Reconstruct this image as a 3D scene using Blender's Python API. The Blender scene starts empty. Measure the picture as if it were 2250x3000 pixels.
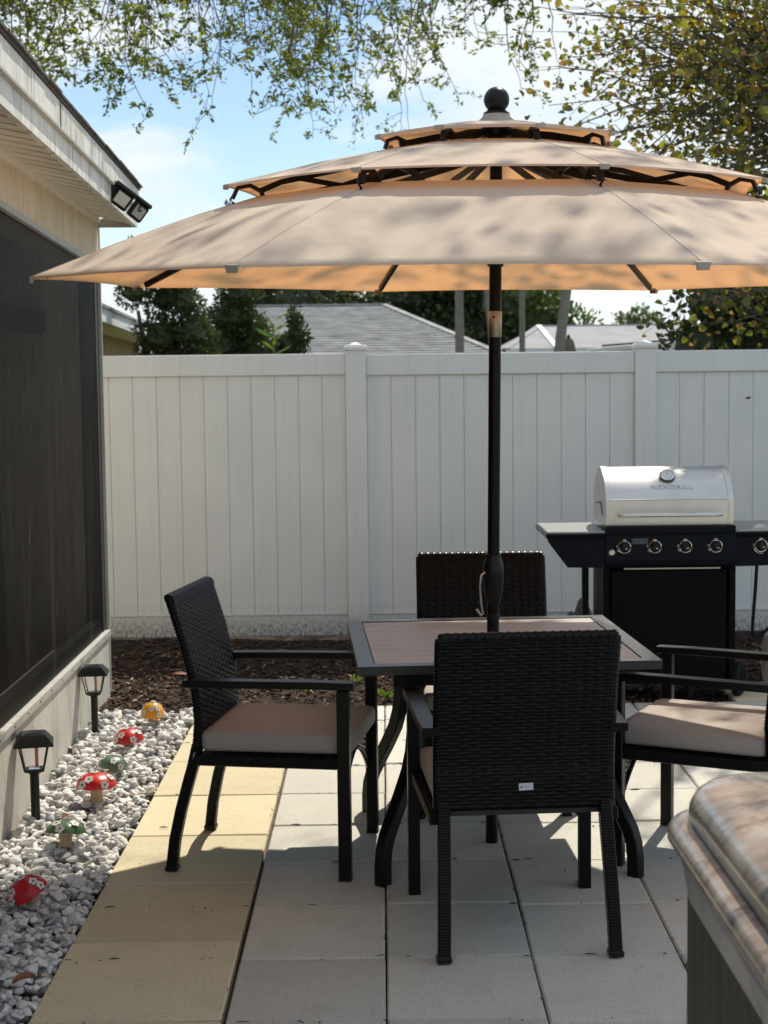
import bpy, math, random
import numpy as np
from mathutils import Vector, Matrix, Euler
random.seed(7); RNG = np.random.default_rng(11)
S = bpy.context.scene
R = math.radians
PI = math.pi

# ------------------------------------------------------------------ camera, sky, sun, exposure
cam_d = bpy.data.cameras.new('camera'); cam = bpy.data.objects.new('camera', cam_d)
S.collection.objects.link(cam); S.camera = cam
PITCH = math.atan(391 / 4600); ROLL = 0.0115
cam_d.sensor_fit = 'HORIZONTAL'; cam_d.sensor_width = 36.0; cam_d.lens = 36.0 * 4600 / 2250
cam_d.clip_start = 0.05; cam_d.clip_end = 900
fw = Vector((0, math.cos(PITCH), -math.sin(PITCH))); up = Vector((0, math.sin(PITCH), math.cos(PITCH))); rt = Vector((1, 0, 0))
r2 = rt * math.cos(ROLL) - up * math.sin(ROLL); u2 = up * math.cos(ROLL) + rt * math.sin(ROLL)
cam.matrix_world = Matrix(((r2.x, u2.x, -fw.x, 0), (r2.y, u2.y, -fw.y, 0), (r2.z, u2.z, -fw.z, 1.6), (0, 0, 0, 1)))
cam_d.dof.use_dof = True; cam_d.dof.focus_distance = 4.9; cam_d.dof.aperture_fstop = 9.5

SUN = Vector((0.57, 1.42, 1.98)).normalized()
SUN_EL = math.asin(SUN.z); SUN_AZ = math.atan2(SUN.x, SUN.y)
W = bpy.data.worlds.new('World'); S.world = W; W.use_nodes = True
wn = W.node_tree.nodes; wl = W.node_tree.links; wn.clear()
wo = wn.new('ShaderNodeOutputWorld'); bg = wn.new('ShaderNodeBackground'); bg.inputs['Strength'].default_value = 0.07
sky = wn.new('ShaderNodeTexSky'); sky.sky_type = 'NISHITA'; sky.sun_disc = False
sky.sun_elevation = SUN_EL; sky.sun_rotation = SUN_AZ; sky.air_density = 1.0; sky.dust_density = 0.0; sky.ozone_density = 2.0
tc = wn.new('ShaderNodeTexCoord')
mp = wn.new('ShaderNodeMapping'); mp.inputs['Scale'].default_value = (3.6, 3.6, 9.5); mp.inputs['Location'].default_value = (-11.336, -3.115, -18.838)
n1 = wn.new('ShaderNodeTexNoise'); n1.inputs['Scale'].default_value = 1.0; n1.inputs['Detail'].default_value = 7; n1.inputs['Roughness'].default_value = 0.55; n1.inputs['Distortion'].default_value = 0.5
cr = wn.new('ShaderNodeValToRGB'); cr.color_ramp.elements[0].position = 0.43; cr.color_ramp.elements[1].position = 0.57
cr.color_ramp.elements[0].color = (0.05, 0.05, 0.05, 1); cr.color_ramp.elements[1].color = (1, 1, 1, 1)
mx = wn.new('ShaderNodeMix'); mx.data_type = 'RGBA'
mx.inputs[7].default_value = (7.0, 7.5, 7.8, 1)
wl.new(tc.outputs['Generated'], mp.inputs['Vector']); wl.new(mp.outputs[0], n1.inputs['Vector']); wl.new(n1.outputs['Fac'], cr.inputs[0])
wl.new(cr.outputs[0], mx.inputs[0]); wl.new(sky.outputs[0], mx.inputs[6]); wl.new(mx.outputs[2], bg.inputs['Color']); wl.new(bg.outputs[0], wo.inputs['Surface'])

sun_d = bpy.data.lights.new('sun', 'SUN'); sun_d.energy = 2.85; sun_d.angle = R(0.53); sun_d.color = (1.0, 0.925, 0.79)
sun = bpy.data.objects.new('sun', sun_d); S.collection.objects.link(sun)
sun.rotation_mode = 'QUATERNION'; sun.rotation_quaternion = SUN.to_track_quat('Z', 'Y')
S.view_settings.view_transform = 'Standard'; S.view_settings.look = 'None'; S.view_settings.gamma = 1.0
S.view_settings.use_curve_mapping = False; S.view_settings.exposure = 0.92
S.cycles.max_bounces = 8; S.cycles.transparent_max_bounces = 12

# ------------------------------------------------------------------ materials
def nt(name):
    m = bpy.data.materials.new(name); m.use_nodes = True
    t = m.node_tree; b = t.nodes['Principled BSDF']
    return m, t.nodes, t.links, b
def setp(b, rough=0.6, metal=0.0, spec=0.5):
    b.inputs['Roughness'].default_value = rough; b.inputs['Metallic'].default_value = metal; b.inputs['Specular IOR Level'].default_value = spec
def noise(n, l, scale, detail=4, vec=None, sc=None, rough=0.55, dist=0.0):
    t = n.new('ShaderNodeTexNoise'); t.inputs['Scale'].default_value = scale; t.inputs['Detail'].default_value = detail
    t.inputs['Roughness'].default_value = rough; t.inputs['Distortion'].default_value = dist
    if vec is None:
        vec = n.new('ShaderNodeTexCoord').outputs['Object']
    if sc is not None:
        m = n.new('ShaderNodeMapping'); m.inputs['Scale'].default_value = sc; l.new(vec, m.inputs['Vector']); vec = m.outputs[0]
    l.new(vec, t.inputs['Vector']); return t
def ramp(n, l, src, stops):
    r = n.new('ShaderNodeValToRGB'); e = r.color_ramp.elements
    while len(e) < len(stops): e.new(0.5)
    for x, (p, c) in zip(e, stops):
        x.position = p; x.color = (*c, 1) if len(c) == 3 else c
    l.new(src, r.inputs[0]); return r
def mix(n, l, fac, a, b, mode='MIX'):
    m = n.new('ShaderNodeMix'); m.data_type = 'RGBA'; m.blend_type = mode
    for k, v in ((0, fac), (6, a), (7, b)):
        if isinstance(v, (int, float)): m.inputs[k].default_value = v
        elif isinstance(v, tuple): m.inputs[k].default_value = (*v, 1) if len(v) == 3 else v
        else: l.new(v, m.inputs[k])
    return m.outputs[2]
def bump(n, l, b, h, strength=0.3, dist=0.01):
    u = n.new('ShaderNodeBump'); u.inputs['Strength'].default_value = strength; u.inputs['Distance'].default_value = dist
    l.new(h, u.inputs['Height']); l.new(u.outputs[0], b.inputs['Normal'])
def simple(name, c1, c2=None, scale=20, rough=0.6, metal=0.0, spec=0.5, bs=0.0, bscale=None, bdist=0.004, sc=None, rnd=0.0, island=False):
    m, n, l, b = nt(name); setp(b, rough, metal, spec)
    c2 = c2 or tuple(x * 0.8 for x in c1)
    t = noise(n, l, scale, sc=sc); col = ramp(n, l, t.outputs['Fac'], [(0.3, c1), (0.7, c2)]).outputs[0]
    if rnd:
        src = n.new('ShaderNodeNewGeometry').outputs['Random Per Island'] if island else n.new('ShaderNodeObjectInfo').outputs['Random']
        r = ramp(n, l, src, [(0, (1 - rnd,) * 3), (1, (1 + rnd * 0.3,) * 3)]).outputs[0]
        col = mix(n, l, 1.0, col, r, 'MULTIPLY')
    l.new(col, b.inputs['Base Color'])
    if bs:
        t2 = noise(n, l, bscale or scale * 4, detail=5, sc=sc); bump(n, l, b, t2.outputs['Fac'], bs, bdist)
    return m

def paver_mat(name, c1, c2, c3):
    m, n, l, b = nt(name); setp(b, 0.85, 0, 0.25)
    tcw = n.new('ShaderNodeNewGeometry').outputs['Position']
    big = noise(n, l, 2.2, 3, vec=tcw); fine = noise(n, l, 260, 3, vec=tcw); mid = noise(n, l, 38, 5, vec=tcw)
    col = ramp(n, l, big.outputs['Fac'], [(0.3, c1), (0.7, c2)]).outputs[0]
    col = mix(n, l, ramp(n, l, fine.outputs['Fac'], [(0.40, (0, 0, 0)), (0.72, (0.8,) * 3)]).outputs[0], col, c3)
    gr2 = noise(n, l, 170, 2, vec=tcw); col = mix(n, l, ramp(n, l, gr2.outputs['Fac'], [(0.55, (0, 0, 0)), (0.72, (0.55,) * 3)]).outputs[0], col, tuple(x * 0.55 for x in c2))
    bl = noise(n, l, 7, 5, vec=tcw, rough=0.65); col = mix(n, l, ramp(n, l, bl.outputs['Fac'], [(0.50, (0, 0, 0)), (0.72, (0.28,) * 3)]).outputs[0], col, tuple(x * 0.62 for x in c1))
    col = mix(n, l, ramp(n, l, mid.outputs['Fac'], [(0.58, (0, 0, 0)), (0.85, (0.30,) * 3)]).outputs[0], col, tuple(x * 0.6 for x in c1))
    oi = n.new('ShaderNodeObjectInfo').outputs['Random']
    col = mix(n, l, 1.0, col, ramp(n, l, oi, [(0, (0.86, 0.86, 0.85)), (1, (1.08, 1.07, 1.05))]).outputs[0], 'MULTIPLY')
    # small dark specks and stains
    sp = noise(n, l, 60, 1, vec=tcw); col = mix(n, l, ramp(n, l, sp.outputs['Fac'], [(0.76, (0, 0, 0)), (0.80, (0.5,) * 3)]).outputs[0], col, (0.06, 0.05, 0.04))
    l.new(col, b.inputs['Base Color']); bump(n, l, b, fine.outputs['Fac'], 0.35, 0.002)
    return m
M = {}
M['paver_gray'] = paver_mat('paver_gray', (0.60, 0.585, 0.53), (0.515, 0.50, 0.45), (0.70, 0.685, 0.63))
M['paver_tan'] = paver_mat('paver_tan', (0.66, 0.585, 0.405), (0.60, 0.53, 0.365), (0.74, 0.66, 0.48))
M['joint'] = simple('joint_soil', (0.035, 0.03, 0.024), (0.07, 0.06, 0.045), 40, 0.95, bs=0.5)
M['soil'] = simple('soil', (0.03, 0.022, 0.017), (0.06, 0.043, 0.033), 14, 0.95, spec=0.1, bs=0.8, bscale=60, bdist=0.02)
M['lawn'] = simple('lawn', (0.05, 0.075, 0.025), (0.09, 0.09, 0.04), 1.5, 0.95, spec=0.1, bs=0.5, bscale=40)
M['chip'] = simple('mulch_chip', (0.125, 0.078, 0.052), (0.05, 0.031, 0.022), 30, 0.9, spec=0.2, rnd=0.75, island=True)
M['chip_pale'] = simple('mulch_chip_pale', (0.42, 0.31, 0.23), (0.26, 0.18, 0.13), 30, 0.9, spec=0.2, rnd=0.5, island=True)

def stone_mat():
    m, n, l, b = nt('marble_gravel'); setp(b, 0.75, 0, 0.3)
    t = noise(n, l, 38, 6, rough=0.6, dist=0.8)
    oi = n.new('ShaderNodeObjectInfo').outputs['Random']; ri = n.new('ShaderNodeNewGeometry').outputs['Random Per Island']
    a = n.new('ShaderNodeMath'); a.operation = 'ADD'; l.new(oi, a.inputs[0]); l.new(ri, a.inputs[1])
    f = n.new('ShaderNodeMath'); f.operation = 'FRACT'; l.new(a.outputs[0], f.inputs[0])
    base = ramp(n, l, f.outputs[0], [(0.0, (0.28, 0.29, 0.30)), (0.15, (0.50, 0.50, 0.505)), (0.42, (0.76, 0.755, 0.735)), (0.9, (0.88, 0.87, 0.83)), (1.0, (0.5, 0.43, 0.34))]).outputs[0]
    vein = ramp(n, l, t.outputs['Fac'], [(0.3, (0.55, 0.56, 0.58)), (0.5, (0.95,) * 3), (0.75, (1.05, 1.04, 1.02))]).outputs[0]
    l.new(mix(n, l, 0.85, base, vein, 'MULTIPLY'), b.inputs['Base Color'])
    t2 = noise(n, l, 120, 4); bump(n, l, b, t2.outputs['Fac'], 0.5, 0.003)
    return m
M['stone'] = stone_mat()

def vinyl_mat(grime):
    m, n, l, b = nt('white_vinyl' + ('_grimy' if grime else '')); setp(b, 0.42, 0, 0.4)
    g = n.new('ShaderNodeNewGeometry').outputs['Position']
    t = noise(n, l, 3, 3, vec=g); col = ramp(n, l, t.outputs['Fac'], [(0.3, (0.74, 0.75, 0.735)), (0.7, (0.79, 0.795, 0.775))]).outputs[0]
    st = noise(n, l, 30, 5, vec=g, sc=(1.0, 1.0, 0.04)); col = mix(n, l, ramp(n, l, st.outputs['Fac'], [(0.5, (0, 0, 0)), (0.8, (0.16,) * 3)]).outputs[0], col, (0.42, 0.40, 0.36))
    sx = n.new('ShaderNodeSeparateXYZ'); l.new(g, sx.inputs[0])
    lo = ramp(n, l, sx.outputs['Z'], [(0.0, (1, 1, 1)), (0.07, (0.72,) * 3), (0.132, (0.25,) * 3), (0.22, (0.0,) * 3)]).outputs[0]
    sp = noise(n, l, 75, 6, vec=g, sc=(1, 1, 0.5), rough=0.7); spr = ramp(n, l, sp.outputs['Fac'], [(0.40, (0.18,) * 3), (0.60, (1.0,) * 3)]).outputs[0]
    col = mix(n, l, mix(n, l, 1.0, lo, spr, 'MULTIPLY'), col, (0.115, 0.11, 0.10))
    l.new(col, b.inputs['Base Color'])
    wv = noise(n, l, 90, 2, vec=g, sc=(1.0, 1.0, 0.03)); bump(n, l, b, wv.outputs['Fac'], 0.05, 0.002)
    return m
M['vinyl'] = vinyl_mat(False)

M['black_metal'] = simple('black_metal', (0.004, 0.004, 0.0043), (0.006, 0.006, 0.0063), 60, 0.36, spec=0.25, bs=0.06, bscale=500)
M['black_plastic'] = simple('black_plastic', (0.008, 0.008, 0.009), (0.012, 0.012, 0.013), 50, 0.4, spec=0.3)
M['table_metal'] = simple('table_metal', (0.03, 0.031, 0.032), (0.04, 0.041, 0.042), 60, 0.3, spec=0.6, bs=0.08, bscale=400)
def wicker_mat():
    m, n, l, b = nt('dark_wicker'); setp(b, 0.32, 0, 0.22)
    t = noise(n, l, 55, 3, sc=(0.35, 1, 1)); ri = n.new('ShaderNodeNewGeometry').outputs['Random Per Island']
    col = ramp(n, l, t.outputs['Fac'], [(0.3, (0.002, 0.0018, 0.0018)), (0.7, (0.0065, 0.0055, 0.0053))]).outputs[0]
    col = mix(n, l, 1.0, col, ramp(n, l, ri, [(0, (0.6,) * 3), (1, (1.25,) * 3)]).outputs[0], 'MULTIPLY')
    l.new(col, b.inputs['Base Color']); t2 = noise(n, l, 300, 2, sc=(0.1, 1, 1)); bump(n, l, b, t2.outputs['Fac'], 0.2, 0.001)
    return m
M['wicker'] = wicker_mat()
M['cushion'] = simple('cushion_fabric', (0.45, 0.40, 0.36), (0.41, 0.365, 0.33), 3, 0.9, spec=0.15, bs=0.25, bscale=700, bdist=0.001)
def canopy_mat():
    m, n, l, b = nt('canopy_fabric'); n.remove(b)
    out = n['Material Output']
    d = n.new('ShaderNodeBsdfDiffuse'); t = n.new('ShaderNodeBsdfTranslucent'); ms = n.new('ShaderNodeMixShader'); ms.inputs[0].default_value = 0.33
    nz = noise(n, l, 2.5, 4); col = ramp(n, l, nz.outputs['Fac'], [(0.3, (0.735, 0.64, 0.53)), (0.7, (0.775, 0.68, 0.57))]).outputs[0]
    l.new(col, d.inputs['Color']); t.inputs['Color'].default_value = (0.92, 0.42, 0.155, 1)
    wr = noise(n, l, 3.0, 3, dist=0.15); wv = noise(n, l, 900, 1)
    ad = n.new('ShaderNodeMath'); ad.operation = 'MULTIPLY_ADD'; ad.inputs[1].default_value = 0.02; l.new(wv.outputs['Fac'], ad.inputs[0]); l.new(wr.outputs['Fac'], ad.inputs[2])
    u = n.new('ShaderNodeBump'); u.inputs['Strength'].default_value = 0.6; u.inputs['Distance'].default_value = 0.03; l.new(ad.outputs[0], u.inputs['Height'])
    l.new(u.outputs[0], d.inputs['Normal']); l.new(u.outputs[0], t.inputs['Normal'])
    l.new(d.outputs[0], ms.inputs[1]); l.new(t.outputs[0], ms.inputs[2]); l.new(ms.outputs[0], out.inputs['Surface'])
    return m
M['canopy'] = canopy_mat()
M['canopy_trim'] = simple('canopy_trim', (0.46, 0.40, 0.34), (0.40, 0.35, 0.30), 30, 0.9, spec=0.1)
def wood_mat():
    m, n, l, b = nt('wood_look_top'); setp(b, 0.42, 0, 0.5)
    t = noise(n, l, 10, 6, sc=(0.35, 9, 1), rough=0.6, dist=0.6); f = noise(n, l, 30, 4, sc=(0.25, 12, 1))
    col = ramp(n, l, t.outputs['Fac'], [(0.25, (0.19, 0.17, 0.155)), (0.45, (0.40, 0.365, 0.335)), (0.6, (0.55, 0.51, 0.475)), (0.8, (0.30, 0.27, 0.25))]).outputs[0]
    col = mix(n, l, ramp(n, l, f.outputs['Fac'], [(0.4, (0, 0, 0)), (0.75, (0.55,) * 3)]).outputs[0], col, (0.40, 0.33, 0.30))
    l.new(col, b.inputs['Base Color']); bump(n, l, b, t.outputs['Fac'], 0.15, 0.003)
    return m
M['wood'] = wood_mat()
def steel_mat(name, c, rough, sc):
    m, n, l, b = nt(name); setp(b, rough, 1.0, 0.5); b.inputs['Base Color'].default_value = (*c, 1)
    t = noise(n, l, 40, 4, sc=sc); r = ramp(n, l, t.outputs['Fac'], [(0.3, (rough - 0.05,) * 3), (0.7, (rough + 0.08,) * 3)]); l.new(r.outputs[0], b.inputs['Roughness'])
    t2 = noise(n, l, 7, 3); col = ramp(n, l, t2.outputs['Fac'], [(0.3, tuple(x * 0.9 for x in c)), (0.7, c)]).outputs[0]; l.new(col, b.inputs['Base Color'])
    bump(n, l, b, t.outputs['Fac'], 0.06, 0.001)
    return m
M['steel'] = steel_mat('brushed_steel', (0.72, 0.70, 0.67), 0.38, (0.5, 12, 12))
M['chrome'] = steel_mat('chrome', (0.7, 0.69, 0.67), 0.15, (1, 1, 1))
M['steel_dull'] = steel_mat('dull_steel', (0.50, 0.46, 0.40), 0.38, (6, 6, 1))
M['letter'] = steel_mat('letter_steel', (0.50, 0.49, 0.47), 0.4, (1, 1, 1))
M['panel_navy'] = simple('panel_navy', (0.004, 0.0055, 0.010), (0.006, 0.008, 0.013), 30, 0.45, spec=0.10)
M['cabinet'] = simple('cabinet_black', (0.0022, 0.0028, 0.0036), (0.0032, 0.004, 0.005), 20, 0.4, spec=0.07)
M['shelf'] = simple('shelf_metal', (0.34, 0.35, 0.35), (0.28, 0.29, 0.29), 12, 0.35, metal=0.7, bs=0.05)
M['rubber'] = simple('rubber', (0.008, 0.008, 0.008), (0.012, 0.012, 0.012), 40, 0.75, spec=0.2)
M['white_plastic'] = simple('white_plastic', (0.75, 0.75, 0.74), (0.68, 0.68, 0.67), 20, 0.4)
M['tag'] = simple('tag_white', (0.68, 0.71, 0.75), (0.62, 0.65, 0.68), 200, 0.5)
M['ink'] = simple('ink_grey', (0.17, 0.19, 0.22), (0.20, 0.22, 0.25), 50, 0.6)
M['ink_dark'] = simple('ink_dark', (0.03, 0.035, 0.04), None, 50, 0.6)
M['sticker'] = simple('warning_sticker', (0.03, 0.045, 0.06), (0.04, 0.055, 0.075), 50, 0.4)
M['sticker_ink'] = simple('sticker_ink', (0.09, 0.11, 0.14), None, 50, 0.5)
M['tank'] = simple('tank_paint', (0.62, 0.60, 0.56), (0.52, 0.49, 0.44), 8, 0.5, bs=0.1)
M['cover'] = simple('cover_fabric', (0.03, 0.03, 0.032), (0.09, 0.09, 0.09), 6, 0.7, bs=0.3, bscale=60)

def stucco_mat():
    m, n, l, b = nt('stucco_beam'); setp(b, 0.9, 0, 0.2)
    g = n.new('ShaderNodeNewGeometry').outputs['Position']
    t = noise(n, l, 6, 5, vec=g, sc=(1, 1, 0.3)); col = ramp(n, l, t.outputs['Fac'], [(0.3, (0.80, 0.68, 0.51)), (0.7, (0.70, 0.585, 0.43))]).outputs[0]
    s = noise(n, l, 45, 4, vec=g, sc=(1, 1, 0.12)); col = mix(n, l, ramp(n, l, s.outputs['Fac'], [(0.52, (0, 0, 0)), (0.75, (0.45,) * 3)]).outputs[0], col, (0.17, 0.14, 0.10))
    l.new(col, b.inputs['Base Color']); f = noise(n, l, 160, 4, vec=g, sc=(1, 1, 0.4)); bump(n, l, b, f.outputs['Fac'], 0.5, 0.006)
    return m
M['stucco'] = stucco_mat()
def streaky(name, c1, c2, dirt, amount, rough=0.55, sz=0.09, bs=0.0, scale=26):
    m, n, l, b = nt(name); setp(b, rough, 0, 0.35)
    g = n.new('ShaderNodeNewGeometry').outputs['Position']
    t = noise(n, l, 5, 5, vec=g); col = ramp(n, l, t.outputs['Fac'], [(0.3, c1), (0.7, c2)]).outputs[0]
    s = noise(n, l, scale, 6, vec=g, sc=(1, 1, sz), rough=0.65); msk = ramp(n, l, s.outputs['Fac'], [(0.45, (0, 0, 0)), (0.68, (amount,) * 3)]).outputs[0]
    pt = noise(n, l, 3.2, 4, vec=g, dist=1.0); msk = mix(n, l, 1.0, msk, ramp(n, l, pt.outputs['Fac'], [(0.35, (0.1,) * 3), (0.6, (1,) * 3)]).outputs[0], 'MULTIPLY')
    col = mix(n, l, msk, col, dirt)
    v = noise(n, l, 70, 2, vec=g); col = mix(n, l, ramp(n, l, v.outputs['Fac'], [(0.70, (0, 0, 0)), (0.76, (0.5,) * 3)]).outputs[0], col, tuple(x * 0.4 for x in dirt))
    l.new(col, b.inputs['Base Color'])
    if bs:
        f = noise(n, l, 110, 4, vec=g); bump(n, l, b, f.outputs['Fac'], bs, 0.004)
    return m
M['fascia'] = streaky('fascia_white', (0.82, 0.82, 0.78), (0.72, 0.72, 0.67), (0.20, 0.19, 0.155), 0.95)
M['soffit'] = simple('soffit_vinyl', (0.84, 0.79, 0.70), (0.78, 0.73, 0.64), 6, 0.6, rnd=0.12)
M['foundation'] = streaky('foundation_paint', (0.60, 0.585, 0.53), (0.50, 0.485, 0.43), (0.22, 0.21, 0.175), 0.7, 0.85, 0.22, 0.5, 9)
M['trim_white'] = streaky('trim_white', (0.50, 0.50, 0.47), (0.42, 0.42, 0.39), (0.25, 0.24, 0.2), 0.5)
M['shingle'] = simple('shingle_dark', (0.06, 0.055, 0.05), (0.10, 0.095, 0.085), 30, 0.95, bs=0.6)
def screen_mat():
    m, n, l, b = nt('insect_screen'); setp(b, 0.5, 0, 0.06)
    out = n['Material Output']
    g = n.new('ShaderNodeNewGeometry').outputs['Position']
    s = noise(n, l, 6, 6, vec=g, sc=(1, 1, 0.09), dist=1.6, rough=0.62); col = ramp(n, l, s.outputs['Fac'], [(0.40, (0.0005, 0.0005, 0.0005)), (0.52, (0.004, 0.0038, 0.0035)), (0.62, (0.016, 0.0145, 0.013)), (0.76, (0.06, 0.054, 0.048))]).outputs[0]
    d = noise(n, l, 150, 2, vec=g); col = mix(n, l, ramp(n, l, d.outputs['Fac'], [(0.77, (0, 0, 0)), (0.80, (0.6,) * 3)]).outputs[0], col, (0.35, 0.35, 0.33))
    l.new(col, b.inputs['Base Color'])
    tr = n.new('ShaderNodeBsdfTransparent'); ms = n.new('ShaderNodeMixShader'); ms.inputs[0].default_value = 0.70
    l.new(tr.outputs[0], ms.inputs[1]); l.new(b.outputs[0], ms.inputs[2]); l.new(ms.outputs[0], out.inputs['Surface'])
    return m
M['screen'] = screen_mat()
M['frame_dark'] = simple('frame_dark', (0.025, 0.025, 0.025), (0.035, 0.035, 0.035), 20, 0.5)
M['interior'] = simple('interior_wall', (0.035, 0.032, 0.03), (0.05, 0.046, 0.042), 4, 0.9)
M['curtain'] = simple('curtain', (0.20, 0.18, 0.165), (0.07, 0.064, 0.06), 5, 0.9, sc=(1, 4, 0.2))
M['led'] = simple('led_lens', (0.62, 0.60, 0.50), (0.50, 0.49, 0.41), 120, 0.3)
M['led2'] = simple('lamp_lens_grey', (0.42, 0.41, 0.41), (0.36, 0.35, 0.35), 60, 0.3)
def glass_mat():
    m, n, l, b = nt('lantern_glass'); setp(b, 0.05, 0, 0.5); out = n['Material Output']
    b.inputs['Base Color'].default_value = (0.8, 0.82, 0.8, 1); b.inputs['Alpha'].default_value = 0.04
    return m
M['glass'] = glass_mat()
M['solar'] = simple('solar_cell', (0.02, 0.022, 0.03), (0.03, 0.032, 0.042), 90, 0.25)
M['candle'] = simple('red_tube', (0.55, 0.10, 0.07), (0.5, 0.14, 0.1), 20, 0.4)
for k, c in dict(red=(0.56, 0.012, 0.018), bright_red=(0.68, 0.02, 0.02), green=(0.085, 0.17, 0.075), pale_green=(0.12, 0.19, 0.12), orange=(0.80, 0.34, 0.012)).items():
    M['cap_' + k] = simple('mushroom_' + k, c, tuple(x * 0.72 for x in c), 18, 0.32, bs=0.12, bscale=90)
M['petal'] = simple('petal_white', (0.72, 0.71, 0.67), (0.62, 0.60, 0.56), 60, 0.5)
M['petal_eye'] = simple('petal_eye', (0.12, 0.11, 0.08), None, 60, 0.5)
M['stem'] = simple('mushroom_stem', (0.52, 0.38, 0.24), (0.42, 0.30, 0.19), 40, 0.7, bs=0.3)
M['dead_leaf'] = simple('dead_leaf', (0.30, 0.12, 0.04), (0.20, 0.075, 0.03), 25, 0.6, bs=0.3)
M['twig'] = simple('twig_bark', (0.09, 0.075, 0.06), (0.15, 0.13, 0.11), 20, 0.9, bs=0.4)
M['palm_bark'] = simple('palm_bark', (0.27, 0.25, 0.22), (0.19, 0.175, 0.155), 5, 0.9, sc=(1, 1, 6), bs=0.5)
def leaf_mat(name, cols, trans=0.35, tint=(1.5, 1.7, 0.6)):
    m, n, l, b = nt(name); n.remove(b); out = n['Material Output']
    ri = n.new('ShaderNodeNewGeometry').outputs['Random Per Island']; oi = n.new('ShaderNodeObjectInfo').outputs['Random']
    g = n.new('ShaderNodeNewGeometry').outputs['Position']; cl = noise(n, l, 1.1, 2, vec=g)
    a = n.new('ShaderNodeMath'); a.operation = 'ADD'; l.new(ri, a.inputs[0]); l.new(oi, a.inputs[1])
    f = n.new('ShaderNodeMath'); f.operation = 'FRACT'; l.new(a.outputs[0], f.inputs[0])
    k = n.new('ShaderNodeMath'); k.operation = 'MULTIPLY_ADD'; k.inputs[1].default_value = 0.55; l.new(f.outputs[0], k.inputs[0])
    c2 = n.new('ShaderNodeMath'); c2.operation = 'MULTIPLY'; c2.inputs[1].default_value = 0.45; l.new(cl.outputs['Fac'], c2.inputs[0]); l.new(c2.outputs[0], k.inputs[2])
    st = [(i / (len(cols) - 1) * 0.8 + 0.1, c) for i, c in enumerate(cols)]
    col = ramp(n, l, k.outputs[0], st).outputs[0]
    d = n.new('ShaderNodeBsdfDiffuse'); t = n.new('ShaderNodeBsdfTranslucent'); gl = n.new('ShaderNodeBsdfGlossy'); gl.inputs['Roughness'].default_value = 0.4; gl.inputs['Color'].default_value = (0.6, 0.6, 0.6, 1)
    l.new(col, d.inputs['Color']); l.new(mix(n, l, 1.0, col, tint, 'MULTIPLY'), t.inputs['Color'])
    ms = n.new('ShaderNodeMixShader'); ms.inputs[0].default_value = trans; l.new(d.outputs[0], ms.inputs[1]); l.new(t.outputs[0], ms.inputs[2])
    m2 = n.new('ShaderNodeMixShader'); m2.inputs[0].default_value = 0.06; l.new(ms.outputs[0], m2.inputs[1]); l.new(gl.outputs[0], m2.inputs[2]); l.new(m2.outputs[0], out.inputs['Surface'])
    return m
M['oak_leaf'] = leaf_mat('oak_leaf', [(0.04, 0.06, 0.02), (0.085, 0.11, 0.03), (0.15, 0.165, 0.042), (0.24, 0.23, 0.07)], 0.52, (1.9, 2.0, 0.7))
M['broad_leaf'] = leaf_mat('broad_leaf', [(0.06, 0.08, 0.03), (0.12, 0.14, 0.042), (0.17, 0.18, 0.05), (0.25, 0.145, 0.055), (0.19, 0.19, 0.045), (0.36, 0.27, 0.06)], 0.62, (1.5, 1.5, 0.5))
M['juniper'] = leaf_mat('juniper_foliage', [(0.03, 0.042, 0.016), (0.058, 0.072, 0.026), (0.10, 0.115, 0.042)], 0.2)
M['far_leaf'] = leaf_mat('far_foliage', [(0.025, 0.036, 0.016), (0.045, 0.062, 0.026), (0.08, 0.105, 0.042)], 0.25)
M['light_leaf'] = leaf_mat('light_foliage', [(0.05, 0.075, 0.03), (0.09, 0.12, 0.05), (0.13, 0.16, 0.07)], 0.25)
M['weed'] = leaf_mat('weed_leaf', [(0.10, 0.17, 0.03), (0.17, 0.24, 0.05)], 0.3)
M['roof_gray'] = simple('roof_gray', (0.22, 0.22, 0.22), (0.44, 0.44, 0.43), 3.6, 0.95, spec=0.2, sc=(0.6, 1, 4), bs=0.6, bscale=14, bdist=0.05)
M['roof_pale'] = simple('roof_pale', (0.27, 0.275, 0.28), (0.34, 0.345, 0.35), 1.4, 0.9, spec=0.2)
M['wall_tan'] = simple('wall_tan', (0.34, 0.25, 0.13), (0.29, 0.215, 0.11), 1.5, 0.9)
M['wall_pale'] = simple('wall_pale', (0.5, 0.48, 0.44), None, 1.5, 0.9)
M['paint_white'] = simple('paint_white', (0.74, 0.75, 0.76), (0.68, 0.69, 0.7), 3, 0.6)
M['far_fabric'] = simple('far_umbrella_fabric', (0.20, 0.155, 0.125), (0.15, 0.115, 0.095), 6, 0.9)
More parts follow.
